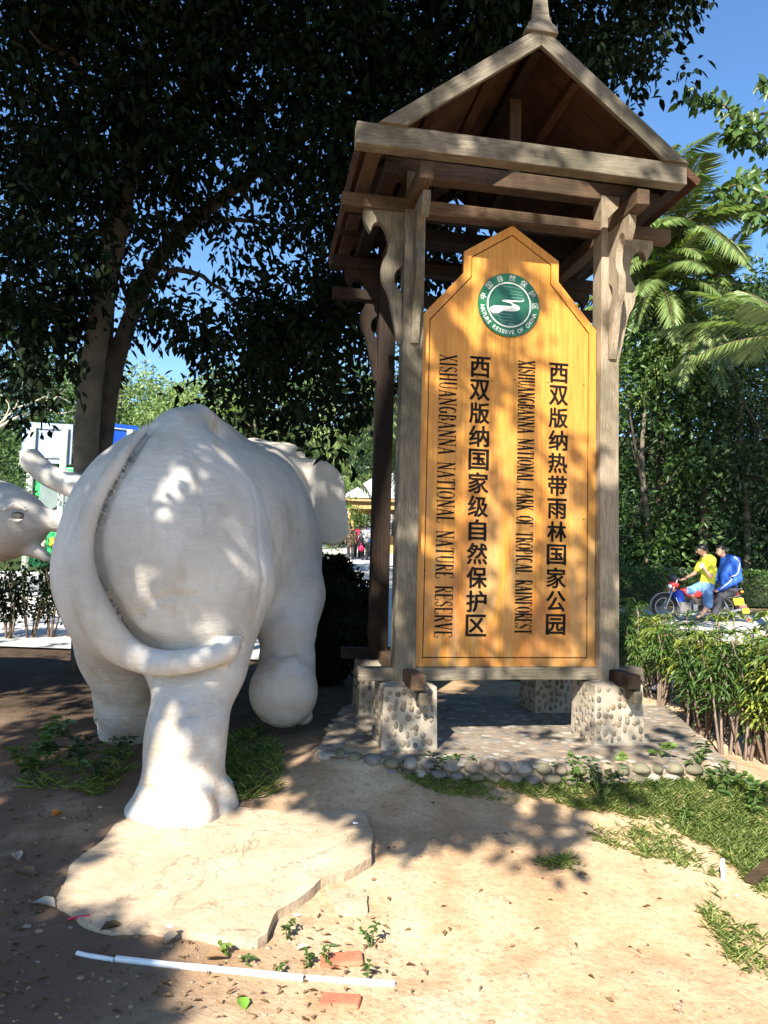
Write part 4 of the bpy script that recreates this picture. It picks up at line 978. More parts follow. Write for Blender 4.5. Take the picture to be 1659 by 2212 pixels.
# and unseen leaves added on the right to shade the foot of the far trees
Tr = np.array([W(u_, RNG.uniform(1010 if u_ < 1480 else 840, 1215), RNG.uniform(19, 21)) for u_ in RNG.uniform(1330, 1760, 2000)])
sh_right = tosun(Tr, RNG.uniform(9, 14, len(Tr)))+RNG.normal(0, .25, (len(Tr), 3)); LITR = [(W(u, v, 15.3), 1.0) for u, v in ((1440, 1290), (1540, 1200), (1600, 1300), (1500, 1330))]+[(W(u, 1270, 18.3), .55) for u in range(1340, 1500, 25)]
sh_right = sh_right[clear(sh_right, LITR) & ~visible(sh_right)]
LITF = [(G(u, v), .8) for u, v in [(700, 1900), (1000, 2000), (1300, 1900), (500, 2000)]]+[(spt(.3, 0, z), .5) for z in (1.5, 2.2, 3, 3.8)]+[(spt(.7, 0, z), .5) for z in (2.5, 3.2, 3.9)]+[(W(u, 1400, 5.2), .7) for u in (1400, 1550, 1650)]+[(W(u, 1300, 15), .8) for u in (1450, 1550)]
k = clear(sh_far, LITF+[(T_, R_+.16) for T_, R_ in LIT[:20]]) & ~visible(sh_far); sh_far = sh_far[k]
SB0 = np.array([-3.6, -.6, 0.0])
st = empty('unseen_shade_tree', 'unseen leafy tree behind the viewer, crown shaped to throw dappled shade on elephant and sign', 'tree', SB0)
g = Geo(); g.tube(smooth_path([(0, 0, -.1), (.05, .1, 1.5), (-.1, .2, 3.2), (.2, .3, 5), (.6, .4, 7)], 4), np.linspace(.2, .07, 17), 10); g.obj('trunk', M_bark, st, True)  # trunk and limbs added to carry the shade-casting leaves
for q in ps[RNG.integers(0, len(ps), 26)]:
    if not clear(smooth_path([SB0+[.1, .25, 4.0], (SB0+[.1, .25, 4.5])*.5+q*.5+[0, 0, .3], q], 8), [(T_, R_+.06) for T_, R_ in LIT]).all(): continue
    limb(st, [SB0+[.1, .25, 4.0], (SB0+[.1, .25, 4.5])*.5+q*.5+[0, 0, .3], q], .045, .008, SB0)
n = len(ps); leaf_obj('crown', ps, rdir(n, -.3), unit(SUNV+rdir(n)*.7), ls, ls*.52, LF_shade, st, SB0, six=True)
SB1 = np.array([-6.0, -7.0, 0.0])
st = empty('unseen_shade_tree', 'very tall unseen tree behind the viewer, its crown added to shade the forked tree', 'tree', SB1)
g = Geo(); g.tube(smooth_path([(0, 0, -.1), (.1, .1, 4), (.3, .2, 8), (.8, .4, 13)], 4), np.linspace(.4, .1, 13), 10); g.obj('trunk', M_bark, st, True)
for q in sh_far[RNG.integers(0, len(sh_far), 12)]:
    limb(st, [SB1+[.4, .2, 8], (SB1+[.5, .3, 10])*.5+q*.5, q], .09, .02, SB1)
n = len(sh_far); leaf_obj('crown', sh_far, rdir(n, -.3), unit(SUNV+rdir(n)*.5), RNG.uniform(.38, .62, n), RNG.uniform(.2, .32, n), LF_shade, st, SB1, six=True)

SB2 = np.array([13.0, 8.0, float(hz(8.0))])
st = empty('unseen_shade_tree', 'tall unseen tree added beyond the right edge to shade the trees by the hedge', 'tree', SB2)
g = Geo(); g.tube(smooth_path([(0, 0, -.1), (.1, .1, 3), (-.2, .2, 6), (-.6, .4, 9)], 4), np.linspace(.3, .1, 13), 10); g.obj('trunk', M_bark, st, True)
for q in sh_right[RNG.integers(0, len(sh_right), 8)]:
    limb(st, [SB2+[-.3, .2, 6], (SB2+[-.4, .3, 7])*.5+q*.5, q], .08, .02, SB2)
n = len(sh_right); leaf_obj('crown', sh_right, rdir(n, -.3), unit(SUNV+rdir(n)*.5), RNG.uniform(.34, .56, n), RNG.uniform(.18, .28, n), LF_shade, st, SB2, six=True)
# ------------------------------------------------------------------ far trees
def make_tree(name, label, base, H, R, z0, nclump, per, L, lm, cr=(.5, .9), group=None, trunk=.2, lean=0.0, seed=0, cat='tree'):
    r = np.random.default_rng(seed+100); base = np.asarray(base, float)
    t = empty(name, label, cat, base, 0, group)
    top = np.array([lean, 0, H*.8]); g = Geo()
    pt = smooth_path([(0, 0, -.3), (.05*R, .02, H*.25), (.3*lean-.04*R, 0, H*.5), tuple(top)], 4); g.tube(pt, np.linspace(trunk, trunk*.3, len(pt)), 8); g.obj('trunk', M_bark2 if seed % 2 else M_bark, t, True)
    d = rdir(nclump, .1, r); q = r.uniform(.35, 1, nclump)**.6
    C = d*q[:, None]*np.array([R, R*.8, (H-z0)/2])+np.array([lean*.6, 0, (H+z0)/2])
    C += r.normal(0, R*.08, C.shape)
    for k in range(4):
        e = C[int(r.integers(0, nclump))]; s = pt[int(len(pt)*.5)]
        gg = Geo(); gg.tube(smooth_path([s, s*.4+e*.6+[0, 0, -.2], e], 3), np.linspace(trunk*.4, trunk*.1, 7), 6); gg.obj('branch', M_bark, t, True)
    P, dd, i = clump_leaves(C, r.uniform(*cr, nclump), per, r, .75)
    n = len(P); tint = np.clip(.5+.25*r.normal(size=n)+.35*(r.uniform(-1, 1, nclump))[i], 0, 1)
    leaf_obj('crown', P, unit(dd*.6+rdir(n, -.3, r)*.8), unit(rdir(n, .6, r)), r.uniform(.7, 1.25, n)*L, r.uniform(.35, .55, n)*L, lm, t, None, tint=tint)
    return t
k = 0
FL = ['dark forest tree at the left edge behind the bare pale branches', 'dark tree on the slope just above the blue billboard', 'green tree behind the twin trunks, above the green bus', 'bright green tree just right of the twin trunks, lowest on the slope', 'pale green tree in the gap of sky right of the twin trunks', 'bright tree above the highest point of the elephant back', 'light green tree on the slope behind the neck of the elephant',
 'yellow green tree on the slope above the elephant head', 'mid green tree on the slope behind the hanging dark leaves', 'bright tree on the slope left of the booth roof', 'bright leafy tree directly above the booth roof', 'dark tree on the slope behind the dark rear post of the shelter', 'green tree on the slope hidden behind the sign board', 'dark tree on the slope behind the middle of the sign board', 'dark tree on the slope behind the right post of the shelter',
 'large far tree high on the hill behind the twin trunks', 'large pale tree on the hilltop in the gap right of the twin trunks', 'large far tree on the hilltop above the elephant back', 'large far tree high on the hill above the billboard', 'large far tree on the hilltop behind the hanging dark leaves', 'large far tree high on the hill at the left edge', 'large far tree on the hilltop above the booth']
for (u, Y, H, R, lm, L) in [(-60, 33, 9, 3.2, LF_deep, .26), (60, 34, 10, 3.0, LF_deep, .25), (150, 36, 11, 3.2, LF_mid, .28), (250, 38, 11, 3.4, LF_hill, .26), (330, 46, 9.5, 3.6, LF_hill, .28), (380, 36, 9.0, 3.0, LF_hill, .24), (455, 42, 11, 3.2, LF_hill, .3),
        (540, 38, 9, 3.0, LF_hill, .24), (610, 44, 11.5, 3.4, LF_mid, .26), (690, 40, 10, 3.0, LF_hill, .25), (770, 44, 11, 3.4, LF_hill, .26), (850, 42, 13, 3.6, LF_deep, .3), (960, 44, 14, 4, LF_mid, .3), (1080, 44, 13, 4, LF_deep, .3), (1200, 40, 13, 4, LF_deep, .3),
        (200, 60, 11, 5, LF_hill, .42), (330, 62, 9, 5, LF_hill, .42), (440, 64, 9, 5, LF_hill, .42), (80, 60, 12, 5, LF_mid, .42), (560, 62, 11, 5, LF_mid, .42), (-60, 62, 12, 5, LF_mid, .42), (700, 64, 12, 5, LF_mid, .42)]:
    x = W(u, 1100, Y)[0]
    make_tree('forest_tree', FL[k], (x, Y, float(hz(Y))), H, R, 1.0 if Y < 50 else .6, int(46*R/3), 52, L, lm, (.55, 1.15), 'trees on the far slope', .2, RNG.uniform(-.5, .5), k); k += 1
for (u, v, Y, H, R, lm, lb) in [(735, 1090, 42.5, 3.6, 1.9, LF_lite, 'bright green shrub beside the booth, behind the walking visitors'), (680, 1090, 33, 4.6, 2.0, LF_lite, 'bright yellow green shrub left of the booth roof'), (620, 1060, 26, 3.8, 1.8, LF_mid, 'leafy shrub behind the ear of the large elephant'),
        (775, 1170, 44, 3.6, 1.8, LF_lite, 'shrub in bright leaf under the booth roof'), (540, 1100, 27, 3.6, 1.8, LF_lite, 'yellow green shrub behind the back of the large elephant'), (395, 1100, 25, 3.6, 1.8, LF_mid, 'green shrub beyond the rump of the large elephant'),
        (-90, 1100, 18, 3.6, 1.4, LF_deep, 'dark shrub under the bare branches at the left edge'), (-70, 1000, 16, 4.6, 1.3, LF_mid, 'tall grey green bush at the left edge above the second elephant')]:
    x = W(u, v, Y)[0]; make_tree('leafy_shrub', lb, (x, Y, float(hz(Y))), H, R, .1, int(26*R), 60, .17 if Y > 18 else .13, lm, (.4, .7), None, .06, 0, k, 'shrub'); k += 1
# dark trees right of the shelter
RT = [(1300, 24, 10, 2.6, LF_deep), (1390, 20.3, 8.0, 2.1, LF_mid), (1500, 21.2, 9.2, 2.2, LF_deep), (1605, 20.3, 9.6, 2.4, LF_deep), (1710, 19.5, 9.8, 2.6, LF_deep), (1450, 26, 10.5, 2.8, LF_deep), (1560, 27, 11, 3, LF_deep), (1670, 26, 12, 3, LF_deep), (1780, 23, 12, 3, LF_deep)]
RL = ['dark tree directly right of the shelter, mostly hidden by its post', 'mid green tree right of the shelter with light on its leaves', 'dark leafy tree behind the driver of the motorcycle', 'dark leafy tree behind the blue jacketed passenger', 'dark broad tree at the right edge', 'dark tree in the second row behind the front hedge', 'dark tree behind the palms', 'dark tall tree in the second row at the right edge', 'dark tree beyond the right edge of the view']
for (u, Y, H, R, lm), lb in zip(RT, RL):
    x = W(u, 1100, Y)[0]; make_tree('broadleaf_tree', lb, (x, Y, float(hz(Y))), H, R, .4, int(44*R), 60, .19, lm, (.5, .9), None, .13, RNG.uniform(-.3, .3), k); k += 1
# low dark growth filling the foot of those trees
for (u, Y, H, R, lb) in [(1350, 21, 2.6, 1.3, 'dark undergrowth bush left of the motorcycle, behind the clipped hedge'), (1440, 22, 2.2, 1.2, 'dark undergrowth bush behind the motorcycle headlamp'), (1560, 22, 2.6, 1.4, 'dark undergrowth bush behind the two riders'), (1660, 21, 2.8, 1.4, 'dark undergrowth bush at the right edge, behind the clipped hedge')]:
    x = W(u, 1200, Y)[0]; make_tree('undergrowth_bush', lb, (x, Y, float(hz(Y))), H, R, .1, 40, 60, .15, LF_deep, (.4, .7), None, .06, 0, k, 'bush'); k += 1

# ------------------------------------------------------------------ palms
def frond_geo(p0, dirv, L, arch, nleaf, ll, r, sag=.5):
    dirv = unit(np.asarray(dirv, float)); side = unit(np.cross(dirv, [0, 0, 1.0])); t = np.linspace(0, 1, 14)
    C = np.asarray(p0)+dirv*(L*t)[:, None]+np.array([0, 0, -1])*(arch*L*t**2.0)[:, None]
    T = unit(np.gradient(C, axis=0)); P = []; D = []; N = []; LL = []
    for s in (-1, 1):
        for j in np.linspace(.12, 1, nleaf):
            k_ = j*13; i = min(int(k_), 12); f = k_-i; c = C[i]*(1-f)+C[i+1]*f; tt = T[i]
            up = unit(np.cross(side, tt)); up = up if up[2] > 0 else -up
            d = unit(s*side*.85+tt*(.45+.5*j)+up*.25+r.normal(0, .05, 3)+np.array([0, 0, -sag]))
            P.append(c); D.append(d); N.append(up+.4*s*side); LL.append(ll*math.sin(math.pi*min(.97, .15+.82*j))**.6*r.uniform(.85, 1.1))
    return C, np.array(P), np.array(D), np.array(N), np.array(LL)
def palm(label, base, H, fronds, trunk_r=.12, seed=1, lw=.032, mat=LF_palm, bend=(0, 0)):
    r = np.random.default_rng(seed); base = np.asarray(base, float)
    t = empty('palm_tree', label, 'palm', base)
    g = Geo(); pt = smooth_path([(0, 0, -.2), (bend[0]*.3, bend[1]*.3, H*.5), (bend[0], bend[1], H)], 5); g.tube(pt, np.linspace(trunk_r*1.2, trunk_r*.8, len(pt)), 9); g.obj('trunk', M_bark, t, True)
    for (az, el, L, arch) in fronds:
        d = np.array([math.cos(rad(az))*math.cos(rad(el)), math.sin(rad(az))*math.cos(rad(el)), math.sin(rad(el))])
        C, P, D, N, LL = frond_geo((bend[0], bend[1], H), d, L, arch, int(L*15), L*.26, r)
        o = leaf_obj('frond', P, D, N, LL, lw*np.ones(len(P)), mat, t, None, fold=.1, droop=.22, broad=.3, tint=np.clip(r.normal(.5, .25, len(P)), 0, 1))
        g = Geo(); g.tube(C, np.linspace(.022, .005, len(C)), 5); g.obj('rachis', M_twig, o, True)
    return t
def fset(n, r, L=(1.8, 2.6), el=(-5, 75), arch=(.2, .6)): return [(a+r.uniform(-15, 15), r.uniform(*el), r.uniform(*L), r.uniform(*arch)) for a in np.linspace(0, 360, n, endpoint=False)]
r = np.random.default_rng(21)
def gp(u, Y): x = W(u, 1200, Y)[0]; return (x, Y, float(hz(Y)))
palm('palm with a bushy head of arching fronds just right of the shelter roof', gp(1480, 22.5), 12.0, fset(30, r, (2.4, 3.8), (-25, 80)), seed=2, lw=.06)
palm('lower palm with drooping fronds right of the carved bracket', gp(1425, 21.5), 9.4, fset(30, r, (2.4, 3.6), (-30, 70), (.3, .9)), seed=3, lw=.06)
palm('palm at the right edge reaching a long lit frond to the left', gp(1730, 11.5), 5.1, fset(13, r, (1.8, 2.6), (-5, 60), (.25, .6))+[(170, 25, 2.4, .35), (182, 5, 2.2, .4)], seed=4)
palm('small palm with a hanging frond between shelter and right edge', gp(1520, 20.5), 7.6, fset(22, r, (2.0, 3.1), (-15, 70), (.5, 1.0))+[(265, 30, 2.4, 1.1), (250, 50, 2.6, 1.2)], seed=5, lw=.05)
palm('palm far behind, its spiky head above the shelter eave', gp(1392, 24), 14.0, fset(20, r, (2.0, 3.0), (-10, 80), (.15, .6)), seed=6, lw=.06)
palm('palm crown between the two front palms and the right edge', gp(1560, 24), 10.6, fset(24, r, (2.2, 3.4), (-25, 70), (.3, .9)), seed=16, lw=.06)
palm('pale palm on the slope above the elephant back', gp(540, 24), 4.9, fset(15, r, (2.2, 3.2), (-10, 60), (.3, .8)), seed=7, lw=.06)
palm('pale palm on the slope above the elephant head', gp(660, 25), 4.6, fset(13, r, (2.0, 2.8), (-10, 60), (.4, .8)), seed=8, lw=.06)
palm('palm with long hanging fronds beside the rear post of the shelter', gp(868, 21), 5.6, fset(15, r, (2.4, 3.2), (-10, 55), (.6, 1.0)), seed=9, lw=.05)
# spray of a broadleaf branch at the right edge
bb = gp(1900, 8.2); br = empty('broadleaf_sapling', 'slender tree whose leafy sprays reach in from the right edge against the sky', 'tree', bb); bb = np.array(bb)
g = Geo(); P0 = smooth_path([bb+[0, 0, -.1], bb+[-.1, 0, 2.5], W(1850, 420, 8.2), W(1800, 260, 8.2)], 4); g.tube(P0-bb, np.linspace(.09, .03, len(P0)), 8); g.obj('trunk', M_bark2, br, True)
PP_ = []; DD_ = []
for path in ([(1800, 280), (1680, 245), (1600, 250), (1545, 215), (1490, 210)], [(1800, 280), (1660, 290), (1590, 270)], [(1810, 330), (1690, 320), (1600, 300), (1570, 285)], [(1830, 300), (1700, 200), (1650, 175)], [(1800, 420), (1690, 440), (1600, 400), (1540, 420)], [(1800, 420), (1680, 380), (1600, 380)], [(1840, 520), (1700, 480), (1620, 470)]):
    q = smooth_path([W(u, v, 8.0+.1*RNG.normal()) for u, v in path], 7); g = Geo(); g.tube(q-bb, np.linspace(.02, .006, len(q)), 5); g.obj('branch', M_twig, br, True)
    for p in q[8:]:
        for j in range(7):
            PP_.append(p+RNG.normal(0, .05, 3)); DD_.append(np.array([-.2, -.1, -.75])+RNG.normal(0, .45, 3))
n = len(PP_); leaf_obj('foliage', PP_, DD_, rdir(n)+[0, -.7, .5], RNG.uniform(.11, .17, n), RNG.uniform(.055, .08, n), LF_mid, br, bb, six=True)

# ------------------------------------------------------------------ hedges, clipped bushes, croton row
def leaf_volume(name, lo, hi, n, L, lm, parent, base, r, rounding=.2, top_bias=0.0):
    lo = np.array(lo); hi = np.array(hi); P = r.uniform(lo, hi, (n, 3)); c = (lo+hi)/2; h = (hi-lo)/2
    q = (P-c)/h; ax = r.integers(0, 3, n); sgn = np.where(r.uniform(size=n) < .5, -1, 1)
    m = r.uniform(size=n) < .75
    q[np.arange(n)[m], ax[m]] = sgn[m]*r.uniform(.86, 1.0, m.sum()); q[:, 2] = np.abs(q[:, 2])*np.where(r.uniform(size=n) < .8, 1, -1)
    P = c+q*h; D = unit(q*np.array([.6, .6, .8])+rdir(n, .3, r)*.8)
    return leaf_obj(name, P, D, unit(q+rdir(n, .3, r)*.7), L*r.uniform(.7, 1.2, n), L*r.uniform(.4, .55, n), lm, parent, None)
def hedge(label, x0, x1, y, w, h, n, L, lm, seed):
    r = np.random.default_rng(seed); base = np.array([(x0+x1)/2, y, float(hz(y))]); t = empty('clipped_hedge', label, 'hedge', base)
    leaf_volume('foliage', (x0-base[0], -w/2, .05), (x1-base[0], w/2, h), n, L, lm, t, base, r)
    g = Geo(); g.box((x0-base[0]+.1, -w/2+.12, .02), (x1-base[0]-.1, w/2-.12, h-.12)); g.obj('stems', plain('hedge_core', (.02, .03, .012), .95), t); return t
xl = W(1290, 1300, 18)[0]; xr = W(1960, 1300, 18)[0]
hedge('clipped green hedge across the road, behind the motorcycle', xl, xr, 18.6, 1.1, .92, 12000, .085, LF_mid, 3)
# round dark bush
tb = np.array(gp(705, 7.7)); r = np.random.default_rng(5); t = empty('round_bush', 'clipped round bush standing dark between the elephant and the shelter', 'bush', tb)
n = 9000; d = rdir(n, .15, r); q = r.uniform(.8, 1.0, n)[:, None]; P = d*q*np.array([.55, .55, .66])+np.array([0, 0, .68])+ .04*np.sin(d*9)
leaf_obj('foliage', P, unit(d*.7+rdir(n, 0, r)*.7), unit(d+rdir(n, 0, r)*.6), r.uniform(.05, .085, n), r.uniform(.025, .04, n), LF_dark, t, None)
g = Geo(); g.ball((0, 0, .68), (.47, .47, .56), 0, 14, 9); g.tube([(0, 0, -.05), (0, 0, .5)], [.05, .05], 8); g.obj('stem', plain('bush_core', (.008, .012, .006), .95), t, True)
# thin dark hedge row at left
def thin_shrub(label, base, H, R, n, lm, seed, L=.10, grp=None):
    r = np.random.default_rng(seed); base = np.asarray(base, float); t = empty('hedge_shrub', label, 'shrub', base, 0, grp)
    g = Geo(); tips = []
    for j in range(7):
        a = r.uniform(0, 6.28); e = np.array([math.cos(a)*R*r.uniform(.2, .9), math.sin(a)*R*r.uniform(.2, .9), H*r.uniform(.7, 1)])
        p = smooth_path([(e[0]*.15, e[1]*.15, -.05), e*.55+r.normal(0, .04, 3), e], 4); g.tube(p, np.linspace(.014, .004, len(p)), 5); tips += [p[i] for i in range(len(p)//3, len(p))]
    g.obj('stems', M_twig, t, True)
    tips = np.array(tips); c = tips[r.integers(0, len(tips), n)]; P = c+r.normal(0, R*.16, (n, 3)); P[:, 2] = np.maximum(P[:, 2], .05)
    leaf_obj('foliage', P, rdir(n, .2, r), unit(rdir(n, .8, r)), L*r.uniform(.7, 1.2, n), L*.42*np.ones(n), lm, t, None)
    return t
for j, u in enumerate((-60, -15, 30, 75, 118, 160)):
    thin_shrub('dark thin shrub in the row below the second elephant, before the road', gp(u, 10+.12*j), 1.15+.1*math.sin(j*2), .34, 420, LF_dark, 30+j, .10, 'dark shrubs in a row at the left')
for j, u in enumerate((900, 960, 1030, 1100, 1180, 1250)):
    thin_shrub('dark thin shrub in the row seen under the sign board', gp(u, 8.2), .85, .32, 260, LF_dark, 40+j, .09, 'dark shrubs behind the sign board')
# croton row beside the platform: woody stems and drooping narrow leaves
def croton(base, H, seed, ns=5, yel=.5, label='croton shrub with narrow yellow green leaves in the row beside the platform'):
    r = np.random.default_rng(seed); base = np.asarray(base, float); t = empty('croton_shrub', label if seed % 3 else 'croton shrub with plain green leaves among the yellow ones beside the platform', 'shrub', base, 0, 'croton shrubs beside the stone platform')
    P = []; D = []; N = []; L = []; Wd = []; tint = []
    for j in range(ns):
        a = r.uniform(0, 6.28); sp = r.uniform(.04, .24); e = np.array([math.cos(a)*sp, math.sin(a)*sp, H*r.uniform(.55, .95)])
        p = smooth_path([(e[0]*.3+r.normal(0, .03), e[1]*.3+r.normal(0, .02), -.05), e*.5+r.normal(0, .035, 3), e], 5); g = Geo(); g.tube(p, np.linspace(.012, .005, len(p)), 6); g.obj('stem', M_stem, t, True)
        for lev in range(9):
            f = .58+.42*lev/8 if r.uniform() < .94 else r.uniform(.3, 1); c = p[min(int(f*len(p)), len(p)-1)]
            for b in range(int(4+5*f)):
                az = r.uniform(0, 6.28); up = r.uniform(-.2, .5)+.9*(lev == 8)
                P.append(c); D.append((math.cos(az), math.sin(az), up)); N.append((-.3*math.cos(az)+r.normal(0, .3), -.3*math.sin(az)+r.normal(0, .3), 1)); ll = r.uniform(.08, .21); L.append(ll); Wd.append(ll*r.uniform(.07, .13)); tint.append(np.clip(yel+.3*r.normal()+.6*(f-.75), 0, 1))
    P = np.array(P); D = unit(np.array(D)); L = np.array(L); N = np.array(N)
    D2 = unit(D*[1, 1, .3]+[0, 0, -.35]); D3 = unit(D*[1, 1, .1]+[0, 0, -.95]); A = P+D*(L*.36)[:, None]; B = A+D2*(L*.34)[:, None]; Wd = np.array(Wd)      # three pieces: the leaf arches over
    leaf_obj('foliage', np.concatenate([P, A-D2*(L*.06)[:, None], B-D3*(L*.05)[:, None]]), np.concatenate([D, D2, D3]), np.concatenate([N]*3), np.concatenate([L*.44, L*.46, L*.36]), np.concatenate([Wd, Wd*1.05, Wd*.8]), LF_yel if seed % 3 else LF_mid, t, None, fold=.2, droop=.06, tint=np.tile(tint, 3), broad=.5)
    return t
M_stem = plain('pinkish_stem', (.20, .145, .11), .85, .2, .3, 10, .2)
r = np.random.default_rng(77); j = 0
cr_path = smooth_path([(4.5, 4.35, 0), (3.7, 4.45, 0), (3.0, 4.75, 0), (2.72, 5.3, 0), (2.75, 6.1, 0), (2.85, 7.1, 0), (3.0, 8.3, 0), (3.2, 9.4, 0)], 4)
for q in cr_path:
    if j % 2 == 0:
        thin_shrub('fine leaved green shrub growing among the yellow crotons beside the platform', (q[0]+r.uniform(-.15, .2), q[1]+r.uniform(-.1, .1), float(hz(q[1]))), r.uniform(.6, .85)*np.interp(q[1], [4.5, 6, 9], [1.12, .95, .80]), .26, 620, LF_lite if r.uniform() < .6 else LF_mid, 900+j, .045, 'fine leaved shrubs among the crotons')
    for dd in ((-.10, .16) if j % 3 else (.03,)):
        x, y = q[0]+dd+r.uniform(-.08, .08), q[1]+r.uniform(-.12, .12)
        croton((x, y, float(hz(y))), r.uniform(.66, 1.06)*np.interp(y, [4.5, 6, 9], [1.14, 1.0, .88]), 200+j, 5, r.uniform(.15, .75)); j += 1

# bare pale branches at the left edge
bbp = np.array(gp(-40, 12.5)); t = empty('bare_tree', 'leafless small tree with pale twigs at the left edge above the blue board', 'tree', bbp)
def twig(pts, r0, r1):
    g = Geo(); q = smooth_path([W(u, v, 12.5)-bbp for u, v in pts], 4); g.tube(q, np.linspace(r0, r1, len(q)), 6); g.obj('branch', M_pale, t, True)
M_pale = plain('pale_bare_twig', (.50, .46, .36), .8, .2, .2, 8, .1)
g = Geo(); q = smooth_path([(0, 0, -.1), W(-40, 1150, 12.5)-bbp, W(-30, 1000, 12.5)-bbp, W(-5, 925, 12.5)-bbp], 4); g.tube(q, np.linspace(.05, .028, len(q)), 8); g.obj('trunk', M_pale, t, True)
for pts, a, b in [([(-5, 925), (40, 900), (95, 880), (125, 855), (150, 835)], .026, .008), ([(0, 915), (30, 885), (45, 850), (50, 820)], .02, .007), ([(95, 880), (130, 893), (165, 885)], .014, .006), ([(40, 880), (80, 865), (110, 848), (120, 832)], .016, .006), ([(95, 880), (105, 850), (100, 830)], .012, .006), ([(-5, 925), (20, 880), (0, 850)], .014, .006), ([(125, 855), (150, 868), (162, 872)], .008, .004)]: twig(pts, a, b)
# ------------------------------------------------------------------ motorcycle with two riders
ZUP = .035
def mc(x, y, dy=0.0):
    p = W((1600+x/5.53)*.8641, (1340+y/5.53)*.8641, 15.3); p = p.copy(); p[1] += dy; p[2] += ZUP; return p
P_red = plain('red_paint', (.50, .03, .025), .35, .5, .15, 6, 0); P_black = plain('black_rubber', (.02, .02, .02), .6, .4, .2, 20, 0); P_chrome = plain('worn_metal', (.45, .45, .44), .35, .5, .2, 12, 0, .8)
P_grey = plain('grey_plastic', (.16, .15, .14), .55, .4, .2, 8, 0); P_yel = plain('yellow_plate', (.75, .50, .03), .5, .4, .1, 8, 0); P_oran = plain('orange_lens', (.80, .25, .02), .3, .5, .1, 8, 0); P_blue = plain('blue_bag_cloth', (.02, .06, .42), .6, .3, .2, 9, 0); P_tan = plain('dusty_mudguard', (.30, .25, .22), .6, .3, .2, 9, 0); P_glass = plain('dark_visor', (.03, .035, .045), .15, .5, .1, 4, 0)
fw, rw = mc(340, 1005), mc(1160, 1010); BKO = np.array([(fw[0]+rw[0])/2, 15.3, .43])
bike = empty('motorcycle', 'red and black motorcycle with yellow plates carrying two riders past the hedge', 'motorcycle', BKO)
def ring(c, R, r, n=28, m=8):
    a = np.linspace(0, 2*np.pi, n+1); g = Geo(); g.tube([np.array(c)+R*np.array([math.cos(t), 0, math.sin(t)]) for t in a], r, m, 0, False); return g
for nm, c in (('wheel', fw), ('wheel', rw)):
    w = ring(c-BKO, .245, .045).obj(nm, P_black, bike, True)
    g = ring(c-BKO, .20, .014)
    for a in np.linspace(0, math.pi, 9)[:-1]:
        e = .2*np.array([math.cos(a), 0, math.sin(a)]); g.tube([c-BKO-e, c-BKO+e], .005, 4)
    g.tube([c-BKO+[0, -.06, 0], c-BKO+[0, .06, 0]], .045, 10); g.obj('rim', P_chrome, w, True)
def arcstrip(name, c, R, a0, a1, w, m, th=.012):
    g = Geo(); V = []; n = 12
    for t in np.linspace(rad(a0), rad(a1), n):
        for rr in (R, R+th):
            for s in (-w, w): V.append(c-BKO+np.array([rr*math.cos(t), s, rr*math.sin(t)]))
    F = []
    for i in range(n-1):
        a = 4*i; F += [(a, a+1, a+5, a+4), (a+2, a+6, a+7, a+3), (a, a+4, a+6, a+2), (a+1, a+3, a+7, a+5)]
    F += [(0, 2, 3, 1), (4*n-4, 4*n-3, 4*n-1, 4*n-2)]; g.add(V, F); return g.obj(name, m, bike, True)
arcstrip('front_mudguard', fw, .305, 60, 195, .055, P_tan); arcstrip('rear_mudguard', rw, .31, -25, 120, .06, P_black)
def tubes(name, paths, r, m, n=7):
    g = Geo()
    for p in paths: g.tube(smooth_path([q-BKO for q in p], 4) if len(p) > 2 else [q-BKO for q in p], r, n)
    return g.obj(name, m, bike, True)
for s in (-.07, .07): tubes('fork', [[mc(340, 1005, s), mc(440, 760, s), mc(510, 600, s)]], .02, P_chrome)
tubes('handlebar', [[mc(560, 600, -.36), mc(520, 580, -.2), mc(500, 600, 0), mc(520, 580, .2), mc(600, 620, .36)]], .014, P_black)
for s in (-.3, .28):
    m_ = tubes('mirror', [[mc(540, 580, s), mc(470, 500, s*1.1)]], .007, P_black); g = Geo(); g.ball(mc(460, 490, s*1.15)-BKO, (.05, .03, .035)); g.obj('mirror_head', P_black, m_, True)
g = Geo(); g.ball(mc(465, 700)-BKO, (.11, .10, .085), 0, 14, 9); g.obj('headlamp_cowl', P_red, bike, True)
g = Geo(); g.ball(mc(418, 715)-BKO, (.05, .075, .06), 0, 12, 8); g.obj('headlamp', plain('lamp_glass', (.6, .6, .58), .15, .6, .1, 5, 0), bike, True)
g = Geo(); g.ball(mc(455, 600)-BKO, (.07, .11, .10), 0, 12, 8); g.obj('windscreen', P_glass, bike, True)
for x, y, s in ((430, 770, -.15), (430, 770, .15), (1365, 790, -.14), (1365, 790, .14)): g = Geo(); g.ball(mc(x, y, s)-BKO, (.04, .03, .028), 0, 10, 6); g.obj('indicator', P_oran, bike, True)
def slab(name, pts, w, m, bev=.015, parent=None):
    g = Geo(); o = mc(pts[0][0], pts[0][1])-BKO
    P = [(mc(x, y)-BKO) for x, y in pts]; g.prism([(p[0], p[2]) for p in P], w, (0, -w/2, 0), (1, 0, 0), (0, 0, 1), (0, 1, 0)); return g.obj(name, m, parent or bike, False, None, bev)
slab('fuel_tank', [(570, 760), (650, 735), (800, 780), (850, 820), (800, 870), (650, 870), (580, 810)], .22, P_red, .03)
slab('side_panel', [(880, 850), (1060, 820), (1080, 900), (920, 960)], .26, P_red, .02)
slab('seat', [(840, 790), (900, 760), (1250, 730), (1330, 740), (1300, 800), (880, 840)], .24, P_black, .03)
slab('engine', [(650, 900), (880, 890), (900, 1070), (680, 1080)], .24, P_grey, .02)
slab('engine_fins', [(690, 960), (760, 955), (770, 1050), (700, 1060)], .30, P_chrome, .01)
